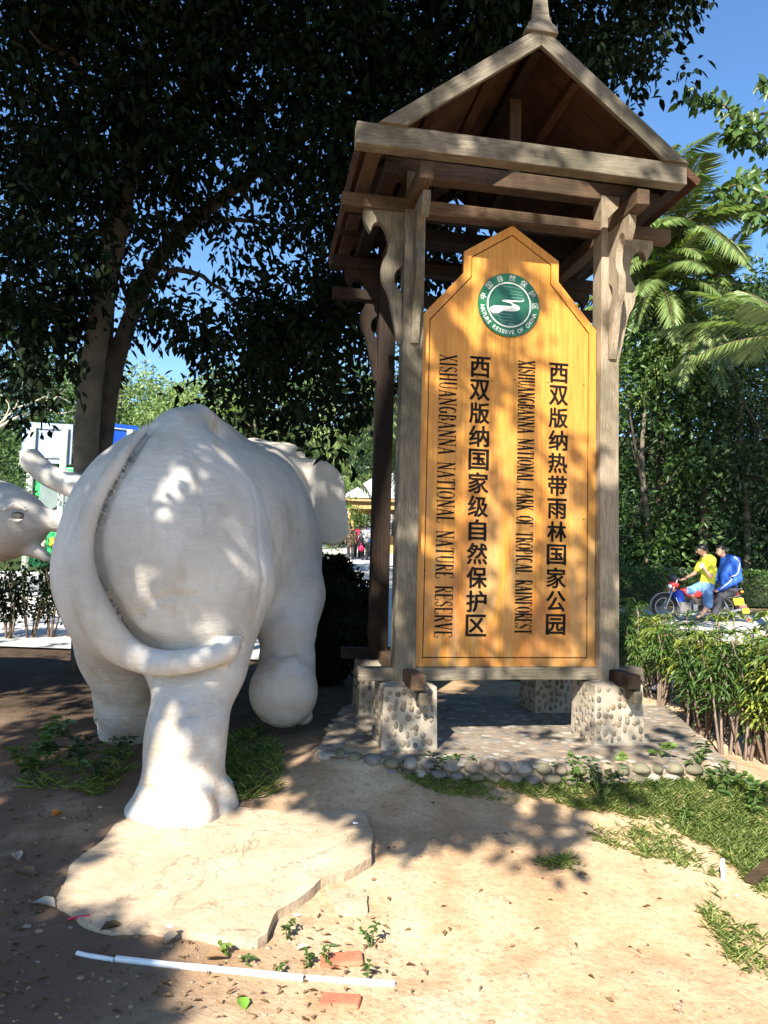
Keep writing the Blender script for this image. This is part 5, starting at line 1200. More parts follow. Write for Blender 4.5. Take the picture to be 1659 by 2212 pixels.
g = Geo(); g.box(mc(480, 1075, -.30)-BKO, mc(630, 930, -.10)-BKO); g.obj('side_box', P_grey, bike, False, None, .01)
slab('carrier_bag', [(470, 770), (540, 765), (575, 920), (500, 945), (440, 850)], .42, P_blue, .03)
tubes('crash_bar', [[mc(440, 860, -.2), mc(480, 980, -.24), mc(520, 1090, -.2)]], .014, P_chrome)
tubes('exhaust_pipe', [[mc(760, 1070, -.14), mc(960, 1090, -.17), mc(1200, 1060, -.18), mc(1350, 1030, -.18)]], .032, P_chrome)
tubes('rear_frame', [[mc(1100, 880, -.13), mc(1160, 1000, -.16), mc(1160, 1060, -.16)], [mc(1130, 900, .13), mc(1160, 1000, .16)], [mc(1150, 880, -.12), mc(1350, 840, -.1)]], .014, P_chrome)
slab('tail_lamp', [(1215, 790), (1330, 770), (1350, 850), (1240, 860)], .20, P_red, .02)
tubes('grab_rail', [[mc(1240, 750, -.13), mc(1370, 750, -.1), mc(1390, 755, 0), mc(1370, 750, .1)]], .012, P_chrome)
def plate(name, c, w, h, m, tilt): # faces back and to the side of the machine
    g = Geo(); g.box((-w/2, -.006, -h/2), (w/2, .006, h/2)); o = g.obj(name, m, bike, False, None, .003); o.matrix_local = Matrix.Translation(Vector(mc(*c)-BKO)) @ Matrix.Rotation(rad(24), 4, 'Z') @ Matrix.Rotation(rad(tilt), 4, 'X'); return o
slab('rear_guard', [(1230, 880), (1380, 860), (1500, 1160), (1420, 1170), (1330, 1030)], .15, P_grey, .01)
plate('rear_plate', (1330, 925, -.12), .30, .16, P_yel, -18); plate('rear_plate', (1425, 1050, -.11), .20, .12, P_yel, -18); plate('rear_panel', (1390, 985, -.105), .22, .09, plain('faded_red', (.45, .16, .14), .5), -18)
plate('rear_reflector', (1475, 1180, -.10), .12, .05, P_red, -18)
SK = plain('tanned_skin', (.50, .28, .19), .55, .35, .12, 6, .05); HAIR = plain('black_hair', (.015, .012, .010), .45, .4, .3, 40, .3)
Y_SH = plain('yellow_cotton', (.80, .72, .05), .8, .2, .12, 5, .1); DEN = plain('blue_denim', (.13, .24, .42), .85, .2, .25, 10, .2); JAC = plain('blue_track_jacket', (.03, .12, .55), .6, .3, .15, 5, .1); TRS = plain('dark_grey_trousers', (.055, .055, .065), .8, .2, .2, 8, .1); WHT = plain('white_stripe', (.8, .8, .82), .6, .3, .05, 5, 0)
def limbs(Q, ch, k=.02):
    d = None
    for pts, rs in ch:
        e = d_chain(Q, pts, rs, .015); d = e if d is None else smin(d, e, k)
    return d
def hand_parts(w, fdir, side, s=1.0):     # a palm with four bent fingers and a thumb off its side
    w = np.asarray(w, float); f = unit(np.asarray(fdir, float)); sd = unit(np.asarray(side, float)); n = np.cross(f, sd); out = [([w, w+f*.045*s], [.024*s, .028*s])]
    for j, l in enumerate((.062, .075, .07, .052)):
        b = w+f*.055*s+sd*(j-1.5)*.017*s; out.append(([b, b+f*l*.5*s, b+f*l*.75*s-n*l*.5*s], [.0095*s, .009*s, .008*s]))
    b = w+f*.018*s-sd*.022*s; out.append(([b, b+f*.03*s-sd*.025*s, b+f*.06*s-sd*.03*s], [.011*s, .010*s, .009*s]))
    return out
def head_parts(c, face, r=.098):
    face = unit(np.asarray(face, float)); upv = np.array([0, 0, 1.0]); sd = unit(np.cross(face, upv)); upv = np.cross(sd, face)
    rot = np.stack([face, sd, upv], 1)
    def f(Q):
        d = d_ell(Q, c, (r*.98, r*.80, r*1.16), rot); d = smin(d, d_ell(Q, c+face*r*.35-upv*r*.62, (r*.55, r*.52, r*.5), rot), .03)
        d = smin(d, d_cap(Q, c+face*r*.95+upv*r*.05, c+face*r*1.18-upv*r*.28, .012, .02), .012)
        d = smin(d, d_cap(Q, c+face*r*.86-upv*r*.58-sd*.018, c+face*r*.86-upv*r*.58+sd*.018, .012, .012), .012)
        for s in (-1, 1):
            d = smin(d, d_ell(Q, c+sd*s*r*.82-face*r*.05-upv*r*.08, (.022, .012, .034), rot), .008)
            d = -smin(-d, d_ell(Q, c+face*r*.93+sd*s*r*.36+upv*r*.08, (.016, .016, .012), rot), .01)
        return d
    def hair(Q):
        d = d_ell(Q, c-face*r*.12+upv*r*.16, (r*1.06, r*.93, r*1.14), rot)
        return np.maximum(d, -((Q-c-face*r*.25-upv*r*.25) @ (upv*.75-face*.65)+.0)) if True else d
    return f, hair
def bounds(pts, pad): p = np.array(pts); return p.min(0)-pad, p.max(0)+pad
def build_person(label, base, skinf, clothes, hairf, allpts, h=.02, extra=None):
    lo, hi = bounds(allpts, .22); o = None
    base = np.asarray(base, float)
    o = sdf_obj('person', skinf, lo, hi, h*.72, SK, loc=base); tag(o, label, 'person')
    for nm, fn, m in clothes:
        c = sdf_obj(nm, fn, lo, hi, h*.85, m); c.data.transform(Matrix.Translation(Vector(-base))); c.parent = o
    if hairf is not None:
        c = sdf_obj('hair', hairf, lo, hi, h*.7, HAIR); c.data.transform(Matrix.Translation(Vector(-base))); c.parent = o
    return o
# driver
hc = mc(852, 210); hf, hh = head_parts(hc, (-.75, .5, -.25))
na = [mc(940, 370, -.19), mc(900, 580, -.26), mc(822, 455, -.20)]; fa = [mc(930, 370, .19), mc(830, 540, .27), mc(690, 625, .30)]
nl = [mc(900, 740, -.10), mc(870, 950, -.26), mc(775, 1115, -.26)]; fl = [mc(880, 720, .06), mc(655, 785, -.05), mc(785, 970, -.10)]
arm_r = [.052, .042, .028]
SKL = [(na, arm_r), (fa, arm_r), (nl, [.085, .058, .036]), (fl, [.085, .058, .036]), ([nl[2], nl[2]+[-.13, 0, -.055]], [.036, .03]), ([fl[2], fl[2]+[-.13, 0, -.05]], [.036, .03]), ([mc(890, 290), mc(925, 360)], [.055, .07]), ([mc(935, 380), mc(920, 700)], [.12, .12])]
SKL += hand_parts(na[2], (-.15, .1, .9), (-.5, -.6, .1))+hand_parts(fa[2], (-.9, 0, -.3), (0, 1, 0))
skin1 = lambda Q: smin(limbs(Q, SKL), hf(Q), .03)
shirt = lambda Q: smin(smin(d_chain(Q, [mc(945, 370), mc(950, 520), mc(930, 690)], [.145, .15, .15], .05), d_cap(Q, mc(935, 350, -.17), mc(935, 350, .17), .075, .075), .06), np.minimum(d_cap(Q, na[0]+[0, 0, .01], na[0]*.35+na[1]*.65, .082, .072), d_cap(Q, fa[0]+[0, 0, .01], fa[0]*.35+fa[1]*.65, .082, .072)), .03)+wob(Q, 26, .004)
shorts = lambda Q: smin(d_ell(Q, mc(915, 730), (.17, .19, .13)), np.minimum(d_cap(Q, nl[0], nl[1]*.97+nl[2]*.03, .115, .098), d_cap(Q, fl[0], fl[1]*.97+fl[2]*.03, .115, .095)), .05)+wob(Q, 30, .004)
p1 = build_person('person in a yellow T-shirt and denim shorts driving the motorcycle', mc(900, 1165), skin1, [('shirt', shirt, Y_SH), ('shorts', shorts, DEN)], hh, [hc]+na+fa+nl+fl)
g = Geo(); g.tube([mc(790, 415, -.22), mc(770, 470, -.22)], [.035, .028], 10)
cp = g.obj('paper_cup', plain('white_paper', (.75, .78, .74), .6), None, True, None); tag(cp, 'pale cup in the raised hand of the driver in yellow', 'cup')
for ft in (nl[2], fl[2]):
    g = Geo(); g.tube(smooth_path([ft+[.03, 0, -.03], ft+[-.06, 0, -.055], ft+[-.155, 0, -.065]], 3), [.045, .05, .046, .045, .046, .042, .03], 9); s_ = g.obj('shoe', P_black, None, True); s_.data.transform(Matrix.Translation(-Vector(mc(900, 1165)))); s_.parent = p1
# passenger
hc2 = mc(1118, 225); hf2, hh2 = head_parts(hc2, (-.9, -.2, -.2))
na2 = [mc(1265, 370, -.2), mc(1262, 610, -.29), mc(1030, 760, -.20)]; fa2 = [mc(1250, 370, .2), mc(1180, 600, .28), mc(1020, 740, .2)]
nl2 = [mc(1235, 760, -.11), mc(1020, 865, -.26), mc(950, 1100, -.27)]; fl2 = [mc(1235, 760, .11), mc(1010, 850, .25), mc(960, 1080, .26)]
SK2 = [([mc(1150, 300), mc(1190, 370)], [.055, .07]), (na2, [.045, .038, .028]), (fa2, [.045, .038, .028]), (nl2, [.07, .05, .035]), (fl2, [.07, .05, .035]), ([mc(1200, 380), mc(1220, 700)], [.11, .11])]+hand_parts(na2[2], (-.9, .1, -.4), (0, .8, .3))+hand_parts(fa2[2], (-.9, .1, -.4), (0, .8, .3))
skin2 = lambda Q: smin(limbs(Q, SK2), hf2(Q), .03)
jack = lambda Q: smin(smin(d_chain(Q, [mc(1215, 380), mc(1215, 540), mc(1235, 715)], [.16, .175, .165], .06), d_cap(Q, mc(1225, 345, -.18), mc(1225, 345, .18), .085, .085), .06), np.minimum(d_chain(Q, na2, [.092, .08, .05], .03), d_chain(Q, fa2, [.09, .078, .05], .03)), .035)+wob(Q, 24, .005)
trou = lambda Q: smin(d_ell(Q, mc(1240, 770), (.17, .19, .12)), np.minimum(d_chain(Q, nl2, [.115, .085, .065], .03), d_chain(Q, fl2, [.115, .085, .065], .03)), .05)+wob(Q, 28, .004)
p2 = build_person('person in a blue tracksuit jacket with white sleeve stripe riding pillion', mc(1200, 1165), skin2, [('jacket', jack, JAC), ('trousers', trou, TRS)], hh2, [hc2]+na2+fa2+nl2+fl2)
def on_surface(fn, P, toward=np.array([0, -1.0, 0]), eps=.004):      # lay a strip onto a garment
    out = []
    for p in P:
        q = p+toward*.4
        for i in range(60):
            dd = float(fn(q[None])[0]); q = q-toward*dd*.8
            if abs(dd) < .001: break
        out.append(q+toward*eps)
    return np.array(out)
stp = on_surface(jack, smooth_path([mc(1225, 310, -.1), mc(1275, 390, -.1), mc(1255, 500, -.1), mc(1190, 600, -.1), mc(1100, 690, -.1), mc(1030, 750, -.1)], 5))
g = Geo(); g.tube(stp-mc(1200, 1165), .013, 6); s_ = g.obj('sleeve_stripe', WHT, p2, True)
g = Geo(); g.tube(smooth_path([mc(1140, 325, -.07), mc(1165, 335, -.10), mc(1200, 320, -.09)], 4)-mc(1200, 1165), .016, 6); g.obj('collar', WHT, p2, True)

# ------------------------------------------------------------------ visitors by the booth
def standing(label, x, y, H, coat, trs, coatlen, seed, arm=0.0, h=.03, hairc=None):
    r = np.random.default_rng(seed); b = np.array([x, y, float(hz(y))+.05]); s = H/1.68; q = lambda a, c, z: b+np.array([a, c, z])*s
    hcx = q(0, 0, 1.56); hf_, hh_ = head_parts(hcx, (.1*r.normal(), 1, -.1), .098*s)
    la = [q(-.19, 0, 1.36), q(-.27, -.03, 1.08), q(-.26+arm*.2, .06, .85)]; ra = [q(.19, 0, 1.36), q(.27, -.03, 1.08), q(.26-arm*.3, -.12*arm, .85+arm*.1)]
    ll = [q(-.09, 0, .85), q(-.10, .03, .46), q(-.10, -.02, .07)]; rl = [q(.09, 0, .85), q(.11, .04, .46), q(.11, .06, .07)]
    ch = [(la, [.045, .04, .028]), (ra, [.045, .04, .028]), (ll, [.07, .05, .04]), (rl, [.07, .05, .04]), ([ll[2], ll[2]+[0, .12, -.03]], [.045, .04]), ([rl[2], rl[2]+[0, .12, -.03]], [.045, .04]), ([q(0, 0, .9), q(0, 0, 1.42)], [.11, .06])]+hand_parts(la[2], (0, .2, -1), (0, 1, 0))+hand_parts(ra[2], (0, .2, -1), (0, 1, 0))
    sk = lambda Q: smin(limbs(Q, ch), hf_(Q), .03)
    ct = lambda Q: smin(smin(d_chain(Q, [q(0, 0, 1.3), q(0, 0, 1.05), q(0, 0, coatlen)], [.15, .155, .18], .05), d_cap(Q, q(-.17, 0, 1.35), q(.17, 0, 1.35), .08, .08), .06), np.minimum(d_chain(Q, la, [.085, .07, .055], .02), d_chain(Q, ra, [.085, .07, .055], .02)), .04)
    tr = lambda Q: smin(d_ell(Q, q(0, 0, .85), (.16, .13, .14)), np.minimum(d_chain(Q, ll, [.1, .08, .075], .02), d_chain(Q, rl, [.1, .08, .075], .02)), .04)
    return build_person(label, b, sk, [('coat', ct, coat), ('trousers', tr, trs)], hh_, [hcx]+la+ra+ll+rl, h)
xy = lambda u, Y: float(W(u, 1190, Y)[0])
BRN = plain('brown_wool', (.16, .115, .075), .9, .2, .15, 10, .1); RED_ = plain('red_jacket', (.45, .02, .05), .8, .2, .2, 8, .1); BLK = plain('black_cloth', (.02, .02, .022), .8, .2, .2, 8, .1)
Ms = Mat('speckled_grey_knit', .9, .2); M_spk = Ms.out(Ms.ramp(Ms.noise(28, 2, .5), [(.40, (.07, .07, .075)), (.56, (.45, .45, .45))]))
standing('person in a long brown coat walking away, leftmost of the group by the booth', xy(757, 34.5), 34.5, 1.64, BRN, TRS, .78, 1)
standing('person in a red and black jacket in the middle of the group by the booth', xy(772, 35.6), 35.6, 1.62, RED_, BLK, .95, 2, .6)
standing('person in a speckled grey knit jacket carrying a bag by the booth', xy(788, 34.2), 34.2, 1.66, M_spk, BLK, .92, 3, .9)
standing('person in a bright blue jacket half hidden beside the dark rear post', xy(800, 36.2), 36.2, 1.62, JAC, TRS, .9, 4)
bp = np.array([xy(779, 34.0), 34.0, float(hz(34))+.85]); g = Geo(); g.ball(bp-bp, (.16, .09, .20), 0, 12, 8, .05); g.tube(smooth_path([(-.1, 0, .15), (0, 0, .42), (.1, 0, .15)], 5), .012, 5)
tag(g.obj('shoulder_bag', BLK, None, True, bp), 'black bag hanging at the side of the person in grey knit', 'bag')
bp2 = np.array([xy(780, 33.9), 33.9, float(hz(34))+.60]); g = Geo(); g.ball((0, 0, 0), (.13, .08, .14), 0, 12, 8, .08); g.tube(smooth_path([(-.05, 0, .1), (0, 0, .25), (.05, 0, .1)], 5), .008, 5)
tag(g.obj('carrier_bag', plain('crimson_bag', (.62, .02, .10), .6), None, True, bp2), 'crimson bag carried low between the walking visitors', 'bag')

# ------------------------------------------------------------------ booth, bus, boards
BZ = float(hz(37)); bo = np.array([.1, 38.6, BZ]); booth = empty('entrance_booth', 'open timber booth with pale hipped roof beside the road at the back', 'booth', bo)
TIM = plain('honey_timber', (.42, .25, .10), .7, .3, .2, 6, .1)
Mt = Mat('pale_roof_tiles', .6, .4); _w = Mt.n('ShaderNodeTexWave', wave_type='BANDS', bands_direction='X', Scale=6.0, Distortion=.3); Mt.l(Mt.tc.outputs['Object'], _w.inputs['Vector'])
M_tile = Mt.out(Mt.ramp(Mt.noise(3, 4, .6), [(.3, (.40, .40, .42)), (.7, (.55, .55, .57))]), Mt.bump(_w.outputs['Fac'], .6, .03))
hw = 2.25; ez = 4.86-BZ; g = Geo(); g.add([(-hw, -hw, ez), (hw, -hw, ez), (hw, hw, ez), (-hw, hw, ez), (0, 0, ez+1.75), (-hw, -hw, ez-.06), (hw, -hw, ez-.06), (hw, hw, ez-.06), (-hw, hw, ez-.06)], [(0, 1, 4), (1, 2, 4), (2, 3, 4), (3, 0, 4), (0, 5, 6, 1), (1, 6, 7, 2), (2, 7, 8, 3), (3, 8, 5, 0), (5, 8, 7, 6)]); g.obj('roof', M_tile, booth)
g = Geo(); a = hw-.06
for lo, hi in (((-a, -a, ez-.22), (a, -a+.05, ez-.065)), ((-a, a-.05, ez-.22), (a, a, ez-.065)), ((-a, -a+.06, ez-.22), (-a+.05, a-.06, ez-.065)), ((a-.05, -a+.06, ez-.22), (a, a-.06, ez-.065))): g.box(lo, hi)
g.obj('fascia', TIM, booth)
a = hw-.3
g = Geo()
for lo, hi in (((-a, -a, ez-.60), (a, -a+.12, ez-.23)), ((-a, a-.12, ez-.60), (a, a, ez-.23)), ((-a, -a+.13, ez-.6), (-a+.12, a-.13, ez-.23)), ((a-.12, -a+.13, ez-.6), (a, a-.13, ez-.23))): g.box(lo, hi)
g.obj('beam', TIM, booth)
for sx in (-1, 1):
    for sy in (-1, 1): beam('post', (sx*(a-.06), sy*(a-.06), -.3), (sx*(a-.06), sy*(a-.06), ez-.6), .13, .13, TIM, parent=booth, seg=2)
g = Geo(); g.box((-.4, .2, 0), (a-.3, a-.3, 1.1)); g.box((-.45, .15, 1.1), (a-.25, a-.25, 1.16)); g.obj('counter', TIM, booth, False, None, .01)
GRN = plain('green_coach_paint', (.03, .42, .11), .3, .5, .12, 3, 0); WIN = plain('coach_window', (.16, .20, .19), .08, .8, .2, 2, 0)
by = 20.0; bz = float(hz(by)); bx0 = float(W(72, 1100, by)[0]); bo = np.array([bx0+1.2, by, bz]); bus = empty('green_bus', 'green coach parked beyond the road behind the left elephant', 'bus', bo)
prof = []
def rr_outline(w, z0, z1, r, n=6):
    P = [(-w/2, z0), (w/2, z0)]
    P += [(w/2-r+r*math.cos(t), z1-r+r*math.sin(t)) for t in np.linspace(0, math.pi/2, n)]+[(-w/2+r-r*math.sin(t), z1-r+r*math.cos(t)) for t in np.linspace(0, math.pi/2, n)]
    return P
g = Geo(); g.prism(rr_outline(2.4, .45, 3.28, .38), 9.0, (0, 0, 0), (1, 0, 0), (0, 0, 1), (0, 1, 0)); g.obj('body', GRN, bus, False, None, .05)
def panel(name, outline, y, th, m, par=bus): g = Geo(); g.prism(outline, th, (0, y, 0), (1, 0, 0), (0, 0, 1), (0, 1, 0)); return g.obj(name, m, par, False, None, .015)
wsn = panel('windscreen', [(-1.08, 1.9), (1.08, 1.9), (1.02, 2.95), (.85, 3.08), (-.85, 3.08), (-1.02, 2.95)], -.03, .06, WIN)
panel('bumper', [(-1.18, .5), (1.18, .5), (1.18, .85), (-1.18, .85)], -.12, .12, plain('dark_green_trim', (.02, .18, .06), .5))
for s in (-1, 1):
    panel('headlamp', [(s*.95-.16, 1.0), (s*.95+.16, 1.0), (s*.95+.16, 1.22), (s*.95-.16, 1.22)], -.04, .05, plain('lamp_lens', (.55, .5, .35), .2, .6))
    m_ = tubes_ = None
    for yy in (1.6, 6.8):
        g = Geo(); g.tube([(s*1.16, yy, .48), (s*.92, yy, .48)], .48, 18); w_ = g.obj('wheel', P_black, bus, True); g = Geo(); g.tube([(s*1.19, yy, .48), (s*1.1, yy, .48)], .24, 12); g.obj('rim', P_chrome, w_, True)
    g = Geo()
    for kx in range(5): g.box((min(s*1.19, s*1.215), .5+kx*1.65, 1.9), (max(s*1.19, s*1.215), 1.95+kx*1.65, 2.9))
    g.obj('side_windows', WIN, bus)
    g = Geo(); g.tube(smooth_path([(s*1.15, -.05, 2.9), (s*1.38, -.3, 2.8), (s*1.40, -.32, 2.4)], 4), .02, 6); g.box((s*1.40-.09, -.36, 2.2), (s*1.40+.09, -.3, 2.6)); g.obj('mirror', P_black, bus)
panel('number_plate', [(-.68, 1.03), (-.18, 1.03), (-.18, 1.28), (-.68, 1.28)], -.035, .03, P_yel)
panel('wiper', [(-.9, 1.93), (-.3, 2.3), (-.28, 2.27), (-.85, 1.91)], -.05, .015, P_black)
def board(name, label, u0, u1, v0, v1, Y0, Y1, m, us, mp, railm):
    A = W(u0, v0, Y0); B = W(u1, v0+(u1-u0)*.06, Y1); zb = W(u0, v1, Y0)[2]; base = np.array([(A[0]+B[0])/2, (Y0+Y1)/2, float(hz(Y0))])
    t = empty(name, label, 'sign', base); d = unit(np.array([B[0]-A[0], B[1]-A[1], 0])); n = np.array([-d[1], d[0], 0]); L = math.hypot(B[0]-A[0], B[1]-A[1])
    g = Geo(); g.prism([(0, zb), (L, zb), (L, A[2]), (0, A[2])], .04, np.array([A[0], A[1], 0])-base, d, (0, 0, 1), n); g.obj('panel', m, t, False, None, .004)
    for f in us:
        p = np.array([A[0], A[1], 0])+d*L*f-n*.06; g = Geo(); g.tube([np.array([p[0], p[1], base[2]-.2])-base, np.array([p[0], p[1], zb+(A[2]-zb)*.86])-base], .075, 12); g.obj('post', mp, t, True)
    g = Geo()
    for f in (.14, .86):
        z = zb+(A[2]-zb)*f; p = np.array([A[0], A[1], z])-base+d*L*.12-n*.02; q = np.array([A[0], A[1], z])-base+d*L*.95-n*.02; g.tube([p, q], .02, 6)
    g.obj('back_rail', railm, t, True); return t
P_bw = plain('pale_blue_sheet_metal', (.26, .34, .50), .45, .4, .08, 2, 0); P_gp = plain('pale_green_post_paint', (.50, .58, .46), .5, .4, .1, 4, 0); P_db = plain('deep_blue_sign', (.01, .07, .42), .4, .4, .1, 2, 0)
board('billboard', 'back of a pale blue sheet metal billboard on two posts at left', 50, 158, 911, 998, 16.5, 16.7, P_bw, (.22, .86), P_gp, P_chrome)
board('road_sign', 'deep blue sign board behind the twin trunks, left of the elephant back', 168, 300, 905, 985, 17.5, 18.3, P_db, (.15, .85), P_gp, P_gp)

# ------------------------------------------------------------------ at the photographer's feet
Mc = Mat('worn_cement', .95, .1); _a = Mc.noise(3.2, 6, .62); _b2 = Mc.noise(26, 5, .7)
_c = Mc.ramp(_a, [(.3, (.36, .265, .17)), (.55, (.44, .34, .23)), (.75, (.49, .40, .29))]); _c = Mc.mix(Mc.ramp(_b2, [(.33, (.6, .6, .6)), (.45, (0, 0, 0))]), _c, (.34, .26, .19))
_k = Mc.noise(2.6, 4, .55, dist=.8); _c = Mc.mix(Mc.ramp(_k, [(.492, (0, 0, 0)), (.498, (.55, .55, .55)), (.502, (.55, .55, .55)), (.508, (0, 0, 0))]), _c, (.13, .09, .06))
M_cem = Mc.out(_c, Mc.bump(_b2, .5, .012, Mc.bump(_a, .6, .03)))
def edge(x, y, dz): return dz*.6 if dz < .05 else .016+(dz-.02)*float(np.clip((x+1.05)/.7, 0, 1))*float(np.clip((4.15-y)/.5, .25, 1))
def broken_slab(name, label, px, dz, m, seed, jag=.018, sink=.15, cat='slab'):
    r = np.random.default_rng(seed); P = np.array([G(u, v, dz) for u, v in px])[:, :2]; Q = []
    for i in range(len(P)):
        a, b = P[i], P[(i+1) % len(P)]; n = max(1, int(np.linalg.norm(b-a)/.03))
        for t in np.linspace(0, 1, n, endpoint=False): Q.append(a*(1-t)+b*t+jag*np.array([vnoise(a[0]*(1-t)+b[0]*t, a[1]*(1-t)+b[1]*t, s_, seed+k_) for k_, s_ in ((0, 14), (1, 17))])*1.6+r.normal(0, jag*.07, 2))
    Q = np.array(Q); c = Q.mean(0); base = np.array([c[0], c[1], float(hz(c[1]))]); bm = bmesh.new()
    vs = [bm.verts.new((x-base[0], y-base[1], 0)) for x, y in Q]; f = bm.faces.new(vs)
    for ax in (0, 1):
        lo, hi = (Q-base[:2]).min(0)[ax], (Q-base[:2]).max(0)[ax]
        for cc in np.arange(lo+.08, hi, .08):
            co = [0, 0, 0]; co[ax] = cc; no = [0, 0, 0]; no[ax] = 1; bmesh.ops.bisect_plane(bm, geom=bm.verts[:]+bm.edges[:]+bm.faces[:], plane_co=co, plane_no=no)
    ex_ = bmesh.ops.extrude_face_region(bm, geom=bm.faces[:]); up = [v for v in ex_['geom'] if isinstance(v, bmesh.types.BMVert)]; us_ = set(up)
    for v in bm.verts:
        x, y = v.co.x+base[0], v.co.y+base[1]; z = float(hz(y))
        v.co.z = z-base[2]+(edge(x, y, dz)+.008*vnoise(x, y, 7, 5)+.004*vnoise(x, y, 24, 6) if v in us_ else -sink)
    bmesh.ops.recalc_face_normals(bm, faces=bm.faces[:]); o = bm_obj(name, bm, m, None, False, base); tag(o, label, cat); return o
broken_slab('cement_slab', 'broken pale cement slab under the standing foot of the large elephant', [(120, 1925), (150, 1860), (250, 1765), (330, 1735), (500, 1735), (700, 1738), (785, 1742), (808, 1790), (800, 1850), (745, 1878), (690, 1900), (640, 1935), (605, 1968), (585, 2012), (560, 2022), (470, 2012), (400, 2002), (330, 1985), (240, 1990), (180, 1965)], .051, M_cem, 1)
broken_slab('broken_paving', 'small broken cement piece lying right of the big slab', [(705, 1920), (770, 1905), (800, 1925), (795, 1960), (730, 1965)], .03, M_cem, 2, .01, .1, 'rubble')
broken_slab('flat_stone', 'flat grey stone slab in the ground left of the shelter platform', [(650, 1600), (705, 1590), (730, 1640), (712, 1662), (665, 1640)], .03, plain('grey_flat_stone', (.26, .24, .21), .9, .15, .25, 7, .4), 3, .008, .1, 'stone')
broken_slab('flat_stone', 'narrow pale stone half sunk in the dirt below the platform', [(600, 1660), (640, 1668), (690, 1690), (680, 1704), (630, 1692)], .03, M_cem, 4, .008, .1, 'stone')
M_brick = plain('worn_red_brick', (.44, .15, .085), .95, .1, .3, 14, .5)
def brick(u, v, rz, label, sc=1.0):
    p = G(u, v); g = Geo(); g.box((-.11*sc, -.052*sc, -.04), (.11*sc, .052*sc, .018)); o = g.obj('brick', M_brick, None, False, None, .008)
    o.location = p; o.rotation_euler = (rad(4), rad(-3), rz); tag(o, label, 'brick', 'bricks sunk in the dirt')
brick(738, 2078, .1, 'red brick sunk in the dirt just above the white pipe', .75); brick(735, 2168, -.15, 'red brick with pale mortar sunk below the white pipe', .65); brick(790, 1822, 1.3, 'dark red brick at the right edge of the cement slab', .5)
M_pvc = plain('white_pvc', (.78, .78, .76), .4, .4, .06, 12, 0)
def pipe(a, b, r, label):
    A = G(*a)+[0, 0, r*.9]; B = G(*b)+[0, 0, r*.9]; g = Geo(); c = (A+B)/2; P = [A-c, (A-c)*.4+[0, 0, -.002], (B-c)*.4, B-c]
    g.tube(P, r, 12, 0, False); g.tube(P[::-1], r*.8, 12, 0, False); tag(g.obj('white_pipe', M_pvc, None, True, c), label, 'pipe', 'white pipe pieces in a row')
pipe((166, 2063), (246, 2078), .0085, 'short white pipe piece at the left end of the broken line'); pipe((250, 2077), (655, 2119), .0115, 'longest white pipe piece lying across the dirt'); pipe((662, 2118), (853, 2131), .0105, 'white pipe piece at the right end of the broken line')
p = G(1561, 1903); g = Geo(); g.tube([(0, 0, -.05), (.003, 0, .035), (0, .002, .075), (.002, 0, .105)], [.012, .011, .012, .009], 8); tag(g.obj('white_stake', plain('flaking_white_paint', (.68, .66, .62), .8, .2, .25, 40, .4), None, True, p), 'short white stake standing at the edge of the grass at right', 'stake')
A = G(1622, 1908, .02); B = G(1700, 1845, .03); g = Geo(); d = unit(B-A); s = unit(np.cross(d, [0, 0, 1])); g.add([A-A-s*.03, A-A+s*.03, B-A+s*.03, B-A-s*.03]+[q+[0, 0, .025] for q in (A-A-s*.03, A-A+s*.03, B-A+s*.03, B-A-s*.03)], [(0, 3, 2, 1), (4, 5, 6, 7), (0, 1, 5, 4), (1, 2, 6, 5), (2, 3, 7, 6), (3, 0, 4, 7)]); tag(g.obj('old_plank', M_wood_warm, None, False, A), 'dark old plank in the grass at the right edge', 'plank')
p = G(146, 1992); g = Geo(); g.tube([(0, 0, .012), (.045, .012, .016), (.085, .02, .02)], [.006, .006, .005], 6); tag(g.obj('red_stick', plain('red_plastic', (.55, .03, .07), .4), None, True, p), 'red plastic stick lying left of the cement slab', 'stick')
def one_leaf(u, v, L, Wd, az, m, label, curl=.25, dz=.012):
    p = G(u, v, dz); o = leaf_obj('fallen_leaf', [(0, 0, .0)], [(math.cos(az), math.sin(az), .12)], [(0, -.1, 1)], L, Wd, m, None, None, curl, .1, six=True); o.location = p; tag(o, label, 'leaf')
DRY = leafmat('dry_leaf', (.11, .065, .03), (.27, .17, .09), .1, .8, .2); ORL = leafmat('orange_leaf', (.62, .23, .03), (.62, .23, .03), .2); GRL = leafmat('fallen_green_leaf', (.16, .33, .04), (.2, .38, .06), .2); PAL = leafmat('pale_dry_leaf', (.42, .33, .24), (.52, .43, .33), .1, .8, .2)
one_leaf(530, 2182, .075, .045, 2.0, GRL, 'bright green fallen leaf near the bottom of the picture'); one_leaf(112, 1765, .07, .05, 1.1, ORL, 'orange fallen leaf on the shaded dirt at left', .5)
one_leaf(1070, 1888+350, .03, .02, .3, ORL, 'tiny tan leaf lying on the lit dirt') if False else None
for i, (u, v, L, a, lb) in enumerate([(75, 1895, .13, 2.8, 'large grey dry leaf in the shade left of the slab'), (40, 1860, .11, 2.2, 'curled dry leaf at the left edge of the picture'), (215, 2010, .10, .4, 'pale dry leaf lying against the lower left edge of the slab'), (355, 2040, .10, 1.2, 'pale curled dry leaf below the slab, above the pipe'), (440, 2070, .09, .1, 'flat dry leaf just above the long pipe'), (120, 1960, .12, 2.9, 'long dry leaf left of the slab corner'), (1250, 1890, .05, .3, 'small orange brown leaf on the sunny dirt at right'), (640, 2052, .06, .5, 'small dry leaf among the weeds below the slab')]): one_leaf(u, v, L, L*.5, a, PAL if i % 2 else DRY, lb, .35)
